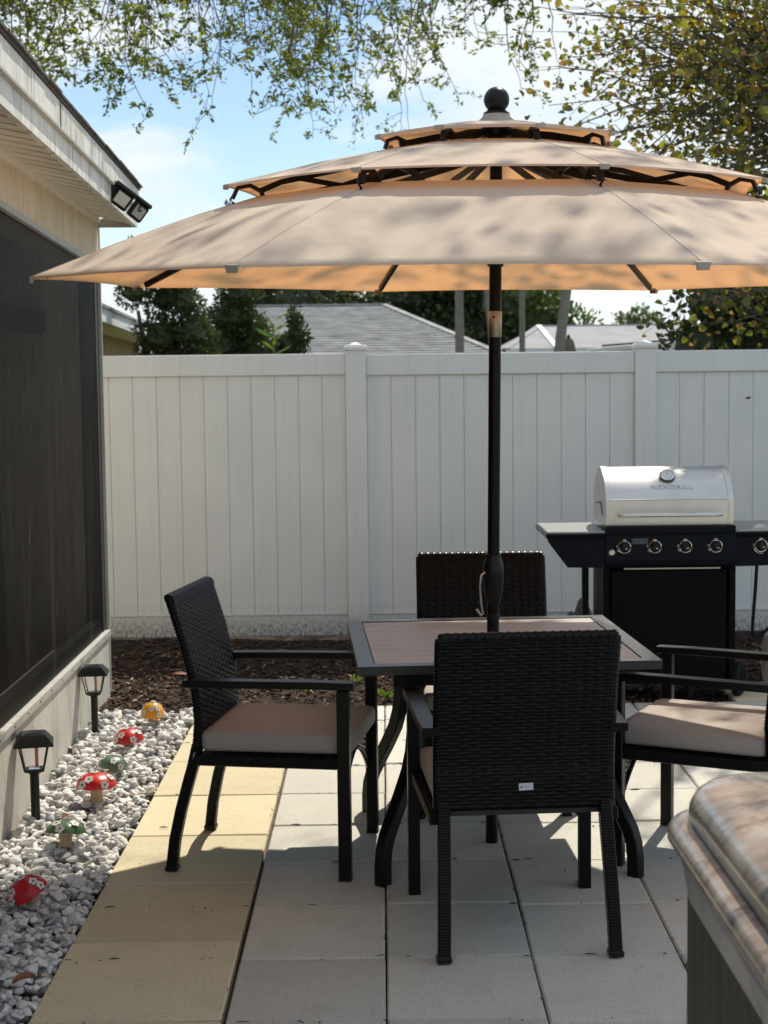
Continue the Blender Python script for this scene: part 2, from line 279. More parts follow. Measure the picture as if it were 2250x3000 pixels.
def marble_mat():
    m, n, l, b = nt('spa_acrylic'); setp(b, 0.22, 0, 0.5)
    g = n.new('ShaderNodeTexCoord').outputs['Object']
    w = noise(n, l, 5.0, 5, vec=g, rough=0.55, dist=1.5); w2 = noise(n, l, 9.0, 4, vec=g, dist=1.2)
    col = ramp(n, l, w.outputs['Fac'], [(0.34, (0.04, 0.05, 0.058)), (0.43, (0.20, 0.205, 0.205)), (0.49, (0.34, 0.27, 0.225)), (0.545, (0.15, 0.135, 0.125)), (0.60, (0.30, 0.225, 0.18)), (0.68, (0.40, 0.38, 0.345))]).outputs[0]
    c2 = ramp(n, l, w2.outputs['Fac'], [(0.35, (0.07, 0.078, 0.085)), (0.5, (0.33, 0.295, 0.26)), (0.65, (0.13, 0.11, 0.095))]).outputs[0]
    l.new(mix(n, l, 0.4, col, c2), b.inputs['Base Color']); b.inputs['Coat Weight'].default_value = 0.4; b.inputs['Coat Roughness'].default_value = 0.12
    return m
M['marble'] = marble_mat()
M['spa_panel'] = simple('spa_panel', (0.048, 0.046, 0.043), (0.034, 0.032, 0.030), 14, 0.55, sc=(1, 1, 0.2), bs=0.12, bscale=70)

# ------------------------------------------------------------------ mesh helpers
class MB:
    def __init__(s): s.v = []; s.f = []
    def add(s, vs, fs):
        o = len(s.v); s.v += [tuple(x) for x in vs]; s.f += [tuple(i + o for i in f) for f in fs]; return s
    def xf(s, mat):
        s.v = [tuple(mat @ Vector(p)) for p in s.v]; return s
    def merge(s, o, mat=None):
        vs = o.v if mat is None else [tuple(mat @ Vector(p)) for p in o.v]
        return s.add(vs, o.f)
def box(c, size, b=0.0, mat=None, mb=None):
    """a box, its edges chamfered by b"""
    mb = mb or MB(); hx, hy, hz = (x / 2 for x in size); b = min(b, hx * .9, hy * .9, hz * .9)
    vs = []; fs = []
    if b <= 0:
        vs = [(x, y, z) for x in (-hx, hx) for y in (-hy, hy) for z in (-hz, hz)]
        fs = [(0, 1, 3, 2), (4, 6, 7, 5), (0, 4, 5, 1), (2, 3, 7, 6), (0, 2, 6, 4), (1, 5, 7, 3)]
    else:
        idx = {}
        for sx in (-1, 1):
            for sy in (-1, 1):
                for sz in (-1, 1):
                    for ax in range(3):
                        p = [sx * (hx - b), sy * (hy - b), sz * (hz - b)]; p[ax] = (sx * hx, sy * hy, sz * hz)[ax]
                        idx[sx, sy, sz, ax] = len(vs); vs.append(tuple(p))
        I = lambda a, bb, c_, ax: idx[a, bb, c_, ax]
        for s_ in (-1, 1):
            for ax, order in ((0, ((-1, -1), (1, -1), (1, 1), (-1, 1))), (1, ((-1, -1), (-1, 1), (1, 1), (1, -1))), (2, ((-1, -1), (1, -1), (1, 1), (-1, 1)))):
                q = []
                for u, w in order:
                    k = [0, 0, 0]; k[ax] = s_; o2 = [i for i in range(3) if i != ax]; k[o2[0]] = u; k[o2[1]] = w; q.append(I(*k, ax))
                fs.append(tuple(q if s_ > 0 else reversed(q)))
        for a1, a2 in ((0, 1), (0, 2), (1, 2)):
            a3 = 3 - a1 - a2
            for s1 in (-1, 1):
                for s2 in (-1, 1):
                    k = [0, 0, 0]; k[a1] = s1; k[a2] = s2; k2 = list(k); k[a3] = -1; k2[a3] = 1
                    fs.append((I(*k, a1), I(*k2, a1), I(*k2, a2), I(*k, a2)))
        for sx in (-1, 1):
            for sy in (-1, 1):
                for sz in (-1, 1): fs.append((I(sx, sy, sz, 0), I(sx, sy, sz, 1), I(sx, sy, sz, 2)))
    T = Matrix.Translation(c) if mat is None else Matrix.Translation(c) @ mat
    return mb.add([T @ Vector(p) for p in vs], fs)
def frame_of(d):
    d = d.normalized(); a = Vector((0, 0, 1)) if abs(d.z) < 0.9 else Vector((0, 1, 0))
    u = d.cross(a).normalized(); return u, d.cross(u).normalized()
def tube(pts, r, n=8, mb=None, caps=True, rect=None, upv=None):
    """a tube through pts; r a number or a list; rect = (w, h) for a square section"""
    mb = mb or MB(); pts = [Vector(p) for p in pts]; rs = r if isinstance(r, (list, tuple)) else [r] * len(pts); vs = []
    prev = None
    for i, p in enumerate(pts):
        d = (pts[min(i + 1, len(pts) - 1)] - pts[max(i - 1, 0)]).normalized()
        if upv is not None: u = d.cross(Vector(upv)).normalized(); w = u.cross(d).normalized()
        elif prev is None: u, w = frame_of(d)
        else:
            u = (prev - d * prev.dot(d)).normalized(); w = d.cross(u)
        prev = u
        if rect:
            hw, hh = rect[0] / 2 * rs[i], rect[1] / 2 * rs[i]; c = 0.18 * min(hw, hh)
            for a, b_ in ((hw, hh - c), (hw - c, hh), (-hw + c, hh), (-hw, hh - c), (-hw, -hh + c), (-hw + c, -hh), (hw - c, -hh), (hw, -hh + c)): vs.append(p + u * a + w * b_)
        else:
            for k in range(n):
                a = 2 * PI * k / n; vs.append(p + u * math.cos(a) * rs[i] + w * math.sin(a) * rs[i])
    m = 8 if rect else n; fs = []
    for i in range(len(pts) - 1):
        for k in range(m):
            k2 = (k + 1) % m; fs.append((i * m + k, i * m + k2, (i + 1) * m + k2, (i + 1) * m + k))
    if caps: fs.append(tuple(reversed(range(m)))); fs.append(tuple((len(pts) - 1) * m + k for k in range(m)))
    return mb.add(vs, fs)
def lathe(prof, n=20, mat=None, mb=None, cap=True):
    mb = mb or MB(); vs = []; fs = []
    for r, z in prof:
        for k in range(n): a = 2 * PI * k / n; vs.append((r * math.cos(a), r * math.sin(a), z))
    for i in range(len(prof) - 1):
        for k in range(n): k2 = (k + 1) % n; fs.append((i * n + k, i * n + k2, (i + 1) * n + k2, (i + 1) * n + k))
    if cap: fs.append(tuple(reversed(range(n)))); fs.append(tuple((len(prof) - 1) * n + k for k in range(n)))
    if mat is not None: vs = [mat @ Vector(p) for p in vs]
    return mb.add(vs, fs)
def prism(poly, a, b, axis='x', mb=None):
    """poly in the two other axes, extruded from a to b along axis"""
    mb = mb or MB(); n = len(poly)
    P = {'x': lambda t, p: (t, p[0], p[1]), 'y': lambda t, p: (p[0], t, p[1]), 'z': lambda t, p: (p[0], p[1], t)}[axis]
    vs = [P(a, p) for p in poly] + [P(b, p) for p in poly]
    fs = [(i, (i + 1) % n, n + (i + 1) % n, n + i) for i in range(n)] + [tuple(reversed(range(n))), tuple(range(n, 2 * n))]
    return mb.add(vs, fs)
def bar(p, q, w, h, upv=(0, 0, 1), mb=None):
    return tube([p, q], 1.0, rect=(w, h), upv=upv, mb=mb)
def to_mesh(name, mb, mat, smooth=35):
    me = bpy.data.meshes.new(name); me.from_pydata(mb.v, [], mb.f)
    import bmesh
    bm = bmesh.new(); bm.from_mesh(me); bmesh.ops.recalc_face_normals(bm, faces=bm.faces); bm.to_mesh(me); bm.free()
    for m in (mat if isinstance(mat, (list, tuple)) else [mat]): me.materials.append(M[m] if isinstance(m, str) else m)
    if smooth:
        me.polygons.foreach_set('use_smooth', [True] * len(me.polygons)); me.set_sharp_from_angle(angle=R(smooth))
    return me
def fast_mesh(name, V, F, mat, smooth=False):
    me = bpy.data.meshes.new(name); V = np.asarray(V, dtype=np.float32); F = np.asarray(F, dtype=np.int32)
    nf, k = F.shape
    me.vertices.add(len(V)); me.vertices.foreach_set('co', V.ravel()); me.loops.add(nf * k); me.loops.foreach_set('vertex_index', F.ravel())
    me.polygons.add(nf); me.polygons.foreach_set('loop_start', np.arange(0, nf * k, k, dtype=np.int32))
    me.update(calc_edges=True); me.validate(); me.materials.append(M[mat])
    if smooth: me.polygons.foreach_set('use_smooth', np.ones(nf, dtype=bool))
    return me
C = S.collection; WM = {}
def link(o, parent=None, world=False):
    C.objects.link(o)
    if parent is not None:
        o.parent = parent
        if world: o.matrix_parent_inverse = WM[parent.name].inverted()
    WM[o.name] = (WM[parent.name] if (parent is not None and not world) else Matrix()) @ Matrix.LocRotScale(o.location, o.rotation_euler, o.scale)
    return o
def obj(name, mb, mat, parent=None, world=False, smooth=35, loc=None, rot=None):
    """ONE mesh object; world=True: its points are already in world coordinates although it has a parent"""
    me = mb if isinstance(mb, bpy.types.Mesh) else to_mesh(name, mb, mat, smooth)
    o = bpy.data.objects.new(name, me)
    if loc is not None: o.location = loc
    if rot is not None: o.rotation_euler = rot
    return link(o, parent, world)
def tag(o, label=None, cat=None, group=None, kind=None):
    for k, v in (('label', label), ('category', cat), ('group', group), ('kind', kind)):
        if v: o[k] = v
    return o
def thing(name, label, cat, loc=(0, 0, 0), rot=(0, 0, 0), group=None):
    o = bpy.data.objects.new(name, None); o.empty_display_size = 0.1; o.location = loc; o.rotation_euler = rot
    link(o); return tag(o, label, cat, group)
def struct(name, mb, mat, label=None, smooth=0):
    o = obj(name, mb, mat, smooth=smooth); return tag(o, label, None, None, 'structure')
def copy_tree(o, parent=None):
    c = o.copy(); C.objects.link(c)
    if parent is not None: c.parent = parent; c.matrix_parent_inverse = o.matrix_parent_inverse.copy()
    for ch in list(o.children): copy_tree(ch, c)
    return c

# ------------------------------------------------------------------ ground, mulch, patio, gravel
struct('ground', MB().add([(-400, -60, -0.07), (400, -60, -0.07), (400, 700, -0.07), (-400, 700, -0.07)], [(0, 1, 2, 3)]), 'lawn', 'grassy yard ground reaching beyond the fence')
def grid_sheet(x0, x1, y0, y1, nx, ny, zf):
    mb = MB(); vs = [(x0 + (x1 - x0) * i / nx, y0 + (y1 - y0) * j / ny, zf(x0 + (x1 - x0) * i / nx, y0 + (y1 - y0) * j / ny)) for j in range(ny + 1) for i in range(nx + 1)]
    return mb.add(vs, [(j * (nx + 1) + i, j * (nx + 1) + i + 1, (j + 1) * (nx + 1) + i + 1, (j + 1) * (nx + 1) + i) for j in range(ny) for i in range(nx)])
def lump(x, y, s=1.0):
    return 0.5 * math.sin(3.1 * x * s + 1.3 * math.sin(2.3 * y * s)) + 0.35 * math.sin(5.7 * y * s + 2.1 * x * s) + 0.2 * math.sin(13 * x * s - 9 * y * s)
mulch = struct('mulch_bed', grid_sheet(-3.9, 5.2, 7.4, 10.2, 190, 60, lambda x, y: -0.022 + 0.012 * lump(x, y) + random.uniform(-.004, .004)), 'soil', 'dark brown mulch bed along the foot of the white fence', 60)
def chips(n, x0, x1, y0, y1, smin, smax, mat, name):
    P = np.column_stack([RNG.uniform(x0, x1, n), RNG.uniform(y0, y1, n)]); V = np.zeros((n, 8, 3)); 
    L = RNG.uniform(smin, smax, n); w = L * RNG.uniform(0.2, 0.45, n); h = L * 0.12
    for i in range(n):
        z = -0.012 + 0.012 * lump(*P[i]); E = Euler((RNG.uniform(-.5, .5), RNG.uniform(-.5, .5), RNG.uniform(0, 6.28))).to_matrix()
        for k in range(8):
            sx, sy, sz = (k & 1) * 2 - 1, (k >> 1 & 1) * 2 - 1, (k >> 2) * 2 - 1
            tp = 0.55 if sx > 0 else 1.0
            p = E @ Vector((sx * L[i] / 2, sy * w[i] / 2 * tp, sz * h[i] / 2)); V[i, k] = (P[i, 0] + p.x, P[i, 1] + p.y, z + p.z)
    f = np.array([(0, 1, 3, 2), (4, 6, 7, 5), (0, 4, 5, 1), (2, 3, 7, 6), (0, 2, 6, 4), (1, 5, 7, 3)])
    F = (np.arange(n)[:, None, None] * 8 + f[None]).reshape(-1, 4)
    return tag(obj(name, fast_mesh(name, V.reshape(-1, 3), F, mat), None, mulch), kind='stuff')
chips(9000, -1.6, 3.4, 7.45, 9.68, 0.012, 0.05, 'chip', 'mulch_chips')
chips(900, -1.6, 3.4, 7.45, 9.3, 0.012, 0.045, 'chip_pale', 'pale_mulch_chips')

base = struct('patio', box((0.9, 4.3, -0.06), (4.9, 7.6, 0.05)), 'joint', 'paved patio of tan and grey concrete slabs')
XS = [-0.415, -0.008, 0.398, 0.806, 1.212, 1.618, 2.024, 2.43, 2.836]
def paver(x0, x1, y0, y1, mat):
    g = 0.0018 + random.uniform(0, 0.0016); cx, cy = (x0 + x1) / 2, (y0 + y1) / 2; t = 0.045
    w, d = x1 - x0 - 2 * g, y1 - y0 - 2 * g
    o = obj('paver', box((0, 0, -t / 2), (w, d, t), 0.005), mat, base, True, smooth=0,
            loc=(cx, cy, random.uniform(-0.0035, 0.0035)), rot=(random.uniform(-.006, .006), random.uniform(-.006, .006), random.uniform(-.004, .004)))
YT = [1.70, 2.23, 2.76, 3.29, 3.816, 4.38, 4.905, 5.44, 5.98, 6.51, 7.03, 7.50]
for a, b_ in zip(YT[:-1], YT[1:]): paver(-0.912, -0.422, a, b_, 'paver_tan')
for i in range(len(XS) - 1):
    off = [0, 0.018, -0.014, 0.012, -0.02, 0.016, 0, 0][i]
    ys = [1.625 + off * 0 + 0.4350 * k + off for k in range(14)] + [7.62]
    ys = [y for y in ys if y < 7.3] + [7.60 + 0.01 * (i % 2)]
    for a, b_ in zip(ys[:-1], ys[1:]):
        if i >= 2 and a < 2.75 and XS[i] > 0.6 and XS[i + 1] < 2.3 and b_ < 2.6: continue
        paver(XS[i], XS[i + 1], a, b_, 'paver_gray')
for x0 in (1.72, 2.25): paver(x0, x0 + 0.52, 7.63, 8.10, 'paver_tan')

# dirt, bits of leaf and twig caught in the joints and lying on the slabs
V = []; F = []
def crumb(x, y, L, w, a, z=0.0035):
    o = len(V); c_, s_ = math.cos(a), math.sin(a)
    for u, v, zz in ((-.5, -.5, 0), (.5, -.35, 0), (.55, .4, 0), (-.45, .5, 0), (-.2, 0, 1), (.3, 0, .8)): V.append((x + u * L * c_ - v * w * s_, y + u * L * s_ + v * w * c_, z + zz * min(w, 0.005)))
    F.extend([(o, o + 1, o + 5, o + 4), (o + 1, o + 2, o + 5, o + 5), (o + 2, o + 3, o + 4, o + 5), (o + 3, o, o + 4, o + 4)])
for k in range(420):
    y = random.uniform(3.4, 7.6)
    if random.random() < 0.6: x = random.choice([-0.4185] + XS[1:6]) + random.gauss(0, .006); a = PI / 2 + random.gauss(0, .3)
    else: x = random.uniform(-.9, 2.0); y = random.choice([1.625 + 0.435 * q for q in range(4, 14)]) + random.gauss(0, .008); a = random.gauss(0, .3)
    crumb(x, y, random.choice((random.uniform(.003, .009), random.uniform(.008, .04))), random.uniform(.0015, .004), a, 0.0015)
for k in range(26): crumb(random.uniform(-.9, 2.0), random.uniform(3.3, 7.6), random.uniform(.004, .020), random.uniform(.002, .005), random.uniform(0, 6.28))
mb = MB(); mb.v = V; mb.f = [tuple(dict.fromkeys(f)) for f in F]
tag(obj('paving_debris', mb, 'joint', base, True, smooth=0), kind='stuff')

# --- gravel bed: ground sheet, the 300 largest stones as parts, the rest as one part
gb = struct('gravel_bed', grid_sheet(-1.40, -0.905, 2.2, 7.5, 12, 90, lambda x, y: -0.035), 'stone', 'strip of white and grey marble gravel beside the house wall')
def stone_shape(seed):
    import bmesh
    r = random.Random(seed); bm = bmesh.new(); bmesh.ops.create_icosphere(bm, subdivisions=2, radius=0.5)
    sx, sy, sz = r.uniform(0.85, 1.25), r.uniform(0.6, 0.95), r.uniform(0.36, 0.62)
    planes = []
    for k in range(11):
        d = Vector((r.gauss(0, 1), r.gauss(0, 1), r.gauss(0, 1))).normalized(); planes.append((d, r.uniform(0.20, 0.40)))
    for v in bm.verts:
        for d, h in planes:
            t = v.co.dot(d)
            if t > h: v.co -= d * (t - h)
        v.co = Vector((v.co.x * sx, v.co.y * sy, v.co.z * sz))
    mb = MB(); mb.v = [tuple(v.co) for v in bm.verts]; mb.f = [tuple(v.index for v in f.verts) for f in bm.faces]; bm.free(); return mb
SH = [stone_shape(100 + i) for i in range(14)]
SM = [to_mesh('stone', s, 'stone', 22) for s in SH]
stones = []
def wallx(y): return -1.42 + 0.033 * (7.8 - y)
for layer, (n, zz) in enumerate(((2400, -0.020), (2600, -0.004), (1300, 0.010))):
    for i in range(n):
        y = 2.4 + 5.08 * random.random(); x = random.uniform(wallx(y) + 0.01, -0.917)
        s = random.choice((random.uniform(0.018, 0.034), random.uniform(0.022, 0.040), random.uniform(0.034, 0.056)))
        stones.append([x, y, zz + random.uniform(-.006, .006) + s * 0.12, s])
stones.sort(key=lambda p: -(p[3] / p[1]) * (1 if (p[2] > -0.008 and p[1] > 3.4) else 0.3))
def rE(): return Euler((random.uniform(-.5, .5), random.uniform(-.5, .5), random.uniform(0, 6.28)))
for p in stones[:300]:
    o = bpy.data.objects.new('stone', random.choice(SM)); o.location = p[:3]; o.rotation_euler = rE(); o.scale = (p[3] * 1.14,) * 3; link(o, gb)
V = []; F = []; nv = 0
SHa = [(np.array(s.v), np.array(s.f)) for s in SH]
for p in stones[300:]:
    v, f = random.choice(SHa); m = np.array(rE().to_matrix()); V.append(v @ m.T * p[3] * 1.14 + np.array(p[:3])); F.append(f + nv); nv += len(v)
tag(obj('gravel', fast_mesh('gravel', np.vstack(V), np.vstack(F), 'stone'), None, gb), kind='stuff')

# ------------------------------------------------------------------ the house
def HW(y, d=0.0): return (wallx(y) + d, y)          # a point on the side wall, d outside it
house = thing('house', 'cream house with dark screened porch wall and weathered white eave', 'house', (-1.9, 6.0, 0))
Yn, Yf = 0.5, 8.03
def wall_slab(y0, y1, zb0, zb1, zt0, zt1, d0, d1, mb=None):
    mb = mb or MB(); vs = []
    for y, zb, zt in ((y0, zb0, zt0), (y1, zb1, zt1)):
        for d in (d0, d1):
            for z in (zb, zt): vs.append((wallx(y) + d, y, z))
    return mb.add(vs, [(0, 1, 3, 2), (4, 6, 7, 5), (0, 4, 5, 1), (2, 3, 7, 6), (0, 2, 6, 4), (1, 5, 7, 3)])
zl = lambda y: 0.389 - 0.0235 * (y - 5.36)           # top of the low wall
zbm = lambda y: 2.233 - 0.0226 * (y - 5.64)          # underside of the beam
obj('foundation_wall', wall_slab(Yn, Yf, -0.1, -0.1, zl(Yn) - 0.03, zl(Yf) - 0.03, -0.2, 0.0), 'foundation', house, True, 0)
obj('ledge', wall_slab(Yn, Yf, zl(Yn) - 0.030, zl(Yf) - 0.030, zl(Yn), zl(Yf), -0.08, 0.012), 'trim_white', house, True, 0)
sm_ = to_mesh('screw', lathe([(0.005, 0), (0.004, 0.003), (0.001, 0.004)], 8, Matrix.Rotation(PI / 2, 4, 'Y')), 'ink')
for k in range(30):
    y = 0.8 + k * 0.25; obj('screw', sm_, None, house, True, loc=(wallx(y) + 0.0125, y, zl(y) - 0.014))
obj('beam', wall_slab(Yn, Yf, zbm(Yn), zbm(Yf), 2.50, 2.425, -0.2, 0.0), 'stucco', house, True, 0)
obj('beam_trim', wall_slab(Yn, Yf, zbm(Yn) - 0.012, zbm(Yf) - 0.012, zbm(Yn) + 0.012, zbm(Yf) + 0.012, -0.03, 0.006), 'trim_white', house, True, 0)
obj('corner_post', wall_slab(Yf - 0.10, Yf, zl(Yf), zl(Yf), zbm(Yf) - .012, zbm(Yf) - .012, -0.14, -0.012), 'frame_dark', house, True, 0)
obj('corner_trim', wall_slab(Yf, Yf + 0.022, 0, 0, 2.425, 2.425, -0.15, 0.004), 'trim_white', house, True, 0)
s_ = MB().add([(wallx(y) - 0.015, y, z) for y, z in ((Yn, zl(Yn)), (Yf - .1, zl(Yf))) ] + [(wallx(y) - 0.015, y, z) for y, z in ((Yf - .1, zbm(Yf) - .01), (Yn, zbm(Yn) - .01))], [(0, 1, 2, 3)])
obj('screen_panel', s_, 'screen', house, True, 0)
for yy in (2.6, 4.35):
    obj('screen_post', wall_slab(yy, yy + 0.06, zl(yy), zl(yy), zbm(yy) - .012, zbm(yy) - .012, -0.07, -0.02), 'frame_dark', house, True, 0)
obj('kick_rail', wall_slab(Yn, Yf - .1, zl(Yn) + .001, zl(Yf) + .001, zl(Yn) + 0.07, zl(Yf) + 0.07, -0.07, -0.02), 'frame_dark', house, True, 0)
# the porch behind the screen: floor, back wall, curtains, a bar imitating a reflected band, a chair back
obj('porch_floor', box((-2.9, 4.2, 0.02), (2.7, 7.3, 0.06)), 'interior', house, True, 0)
obj('porch_back_wall', box((-4.3, 4.2, 1.3), (0.1, 7.8, 2.5)), 'interior', house, True, 0)
obj('porch_end_wall', box((-2.92, 7.95, 1.2), (2.80, 0.1, 2.4)), 'stucco', house, True, 0)
obj('porch_ceiling', box((-2.97, 4.2, 2.5), (2.75, 7.6, 0.05)), 'interior', house, True, 0)
cu = MB()
for k in range(56):
    y = 4.4 + k * 0.06; d = 0.05 * math.sin(k * 1.7) + 0.03 * math.sin(k * 0.6)
    cu.add([(-1.95 + d, y, 0.06), (-1.95 + 0.05 * math.sin((k + 1) * 1.7) + 0.03 * math.sin((k + 1) * 0.6), y + 0.06, 0.06), (-1.95 + 0.05 * math.sin((k + 1) * 1.7) + 0.03 * math.sin((k + 1) * 0.6), y + 0.06, 2.0), (-1.95 + d, y, 2.0)], [(0, 1, 2, 3)])
obj('curtain', cu, 'curtain', house, True)
obj('reflection_bar', box((-1.72, 5.9, 1.90), (0.08, 4.0, 0.11)), 'interior', house, True)  # added bar, stands in for the pale reflection across the screen
for (y, z, dy, dz) in ((6.05, 0.98, .02, .08), (5.75, 1.62, .05, .02), (7.0, 1.30, .012, .04), (6.6, 0.62, .015, .05)):
    obj('lint_strand', tube([(wallx(y + dy * t) - 0.012, y + dy * t, z + dz * t + 0.25 * dy * math.sin(PI * t)) for t in (0, .2, .4, .6, .8, 1)], 0.0008, 5), 'shelf', house, True)
# eave: fascia board, upper strip, drip edge, soffit panels, shingle edge
e0 = Vector((-1.229, 8.03, 0)); ed = Vector((0.173, -3.546, 0)).normalized(); en = Vector((-ed.y, ed.x, 0)); en = en if en.x > 0 else -en
Le = 7.4
def eave(d0, d1, z0, z1, a=0.0, b=Le):
    mb = MB(); vs = [tuple(e0 + ed * t + en * d + Vector((0, 0, z))) for t in (a, b) for d in (d0, d1) for z in (z0, z1)]
    return mb.add(vs, [(0, 1, 3, 2), (4, 6, 7, 5), (0, 4, 5, 1), (2, 3, 7, 6), (0, 2, 6, 4), (1, 5, 7, 3)])
obj('fascia_board', eave(-0.022, 0.0, 2.375, 2.462), 'fascia', house, True, 0)
obj('upper_fascia', eave(-0.022, 0.010, 2.462, 2.560), 'fascia', house, True, 0)
obj('drip_edge', eave(-0.02, 0.018, 2.4565, 2.4655), 'trim_white', house, True, 0)
obj('gutter_clip', eave(0.0102, 0.0125, 2.470, 2.556, 2.55, 2.558), 'frame_dark', house, True, 0)
def roof_slab(z0, z1, d_out, run):
    mb = MB(); vs = []
    for t in (-0.03, Le):
        for d, zz in ((d_out, 0.0), (-run, run * 0.36)):
            for z in (z0, z1): vs.append(tuple(e0 + ed * t + en * d + Vector((0, 0, z + zz))))
    return mb.add(vs, [(0, 1, 3, 2), (4, 6, 7, 5), (0, 4, 5, 1), (2, 3, 7, 6), (0, 2, 6, 4), (1, 5, 7, 3)])
rf = obj('roof', roof_slab(2.561, 2.575, 0.016, 3.0), 'shingle', house, True, 0)
for k in range(30):      # shingle tabs along the eave
    a = -0.04 + k * 0.24; obj('shingle', eave(-0.20, 0.024 + random.uniform(-.004, .006), 2.5755, 2.583 + random.uniform(0, .003), a, a + 0.234), 'shingle', rf, True, 0)
obj('rake_board', MB().merge(box((0, 0, 0), (3.0, 0.02, 0.18)), Matrix.Translation(tuple(e0 + en * (-1.5) + Vector((0, -0.008, 2.56 + 0.44)))) @ Matrix.Rotation(math.atan(0.36), 4, 'Y')), 'fascia', house, True, 0)
obj('soffit_end', MB().add([tuple(e0 + en * d + Vector((0, 0.001, z))) for d, z in ((-0.022, 2.375), (-0.25, 2.375), (-0.25, 2.40), (-0.022, 2.462))], [(0, 1, 2, 3)]), 'trim_white', house, True, 0)
npan = 46; k = 0; t = 0.02
while t < Le - 0.1:
    wdt = 0.078; y0 = 8.03 + ed.y * t; y1 = 8.03 + ed.y * (t + wdt - 0.006); zz = 2.381 if k % 2 else 2.386
    po = [e0 + ed * t - en * 0.022, e0 + ed * (t + wdt - .006) - en * 0.022]; pi = [Vector((wallx(y1) - .005, y1, 0)), Vector((wallx(y0) - .005, y0, 0))]
    top = 2.43
    q = [p + Vector((0, 0, zz)) for p in po] + [p + Vector((0, 0, top)) for p in pi]
    mb = MB().add([tuple(p) for p in q] + [tuple(p + Vector((0, 0, 0.006))) for p in q], [(0, 1, 2, 3), (7, 6, 5, 4), (0, 4, 5, 1), (1, 5, 6, 2), (2, 6, 7, 3), (3, 7, 4, 0)])
    obj('soffit_panel', mb, 'soffit', house, True, 0); t += wdt; k += 1
obj('soffit_backing', MB().add([(-1.03, 0.6, 2.436), (-1.24, 8.02, 2.436), (-1.46, 8.02, 2.436), (-1.3, 0.6, 2.436)], [(0, 1, 2, 3)]), 'frame_dark', house, True, 0)
obj('wall_trim', wall_slab(Yn, Yf, 2.405, 2.398, 2.432, 2.424, 0.0005, 0.010), 'soffit', house, True, 0)

# solar flood light on the eave corner
fl_ = thing('security_light', 'black twin panel flood light clamped to the eave corner', 'light', (-1.178, 6.98, 2.440), (R(8), R(36), R(22)))
obj('bracket', box((0.0, 0.03, 0.0), (0.055, 0.09, 0.075), 0.008), 'black_plastic', fl_)
obj('hood', box((0.095, -0.02, 0.040), (0.205, 0.075, 0.022), 0.006), 'black_plastic', fl_)
def head(x0, w, h, lens, yaw):
    Mh = Matrix.Translation((x0, -0.035, -0.012)) @ Matrix.Rotation(R(yaw), 4, 'Z')
    o = obj('lamp_head', MB().merge(box((0, 0, 0), (w, 0.035, h), 0.006), Mh), 'black_plastic', fl_)
    obj('lens', MB().merge(box((0, -0.018, 0), (w - 0.024, 0.004, h - 0.026), 0.001), Mh), lens, o)
    return o
fl_.scale = (0.92,) * 3
head(0.062, 0.088, 0.082, 'led', -6)
h2 = head(0.155, 0.078, 0.082, 'led2', 14)
obj('hook_mark', tube([(0.150, -0.061, 0.018), (0.148, -0.061, 0.002), (0.154, -0.061, -0.008), (0.163, -0.060, -0.004), (0.165, -0.060, 0.004)], 0.0035, 6), 'black_plastic', h2)

# ------------------------------------------------------------------ fence
fence = thing('fence', 'white vinyl privacy fence of upright planks with capped posts', 'fence', (0.6, 9.7, 0))
posts = [-3.86, -2.05, -0.164, 1.62, 3.42, 5.22]
pm = to_mesh('post', box((0, 0, 0.905), (0.127, 0.127, 1.81), 0.004), 'vinyl', 0)
cm = MB(); box((0, 0, 0.012), (0.145, 0.145, 0.024), 0.003, mb=cm); cm.add([(-.07, -.07, .024), (.07, -.07, .024), (.07, .07, .024), (-.07, .07, .024), (0, 0, .052)], [(0, 1, 4), (1, 2, 4), (2, 3, 4), (3, 0, 4)])
cm = to_mesh('post_cap', cm, 'vinyl', 0)
for i, x in enumerate(posts):
    dz = -0.008 * (i % 2)
    p = obj('post', pm, None, fence, True, loc=(x, 9.745, dz)); obj('post_cap', cm, None, p, loc=(0, 0, 1.775))
for i in range(len(posts) - 1):
    a, b_ = posts[i] + 0.0645, posts[i + 1] - 0.0645; L = b_ - a
    tz = (1.760, 1.758, 1.752, 1.752, 1.76)[i]
    obj('top_rail', box(((a + b_) / 2, 9.745, tz - 0.066), (L, 0.05, 0.132), 0.004), 'vinyl', fence, True, 0)
    obj('bottom_rail', box(((a + b_) / 2, 9.745, 0.068), (L, 0.05, 0.134), 0.004), 'vinyl', fence, True, 0)
    n = max(1, round(L / 0.152)); w = L / n
    for k in range(n):
        obj('plank', box((a + w * (k + .5), 9.747 + random.uniform(-.0008, .0008), 0.87), (w - 0.0015, 0.022, 1.515), 0.0035), 'vinyl', fence, True, 0)
    obj('backing', box(((a + b_) / 2, 9.7625, 0.87), (L, 0.006, 1.51)), 'vinyl', fence, True, 0)
obj('lower_lip', MB().merge(box((0.6, 9.718, 0.139), (9.0, 0.008, 0.007))), 'vinyl', fence, True, 0)
sn = thing('leaf_bit', 'small dark dead leaf stuck on the fence planks', 'leaf', (2.247, 9.70, 1.455))
obj('blade', MB().add([(-.02, -.02, 0), (0, -.028, .012), (.022, -.02, .002), (0, -.024, -.010)], [(0, 1, 3), (1, 2, 3)]), 'dead_leaf', sn)

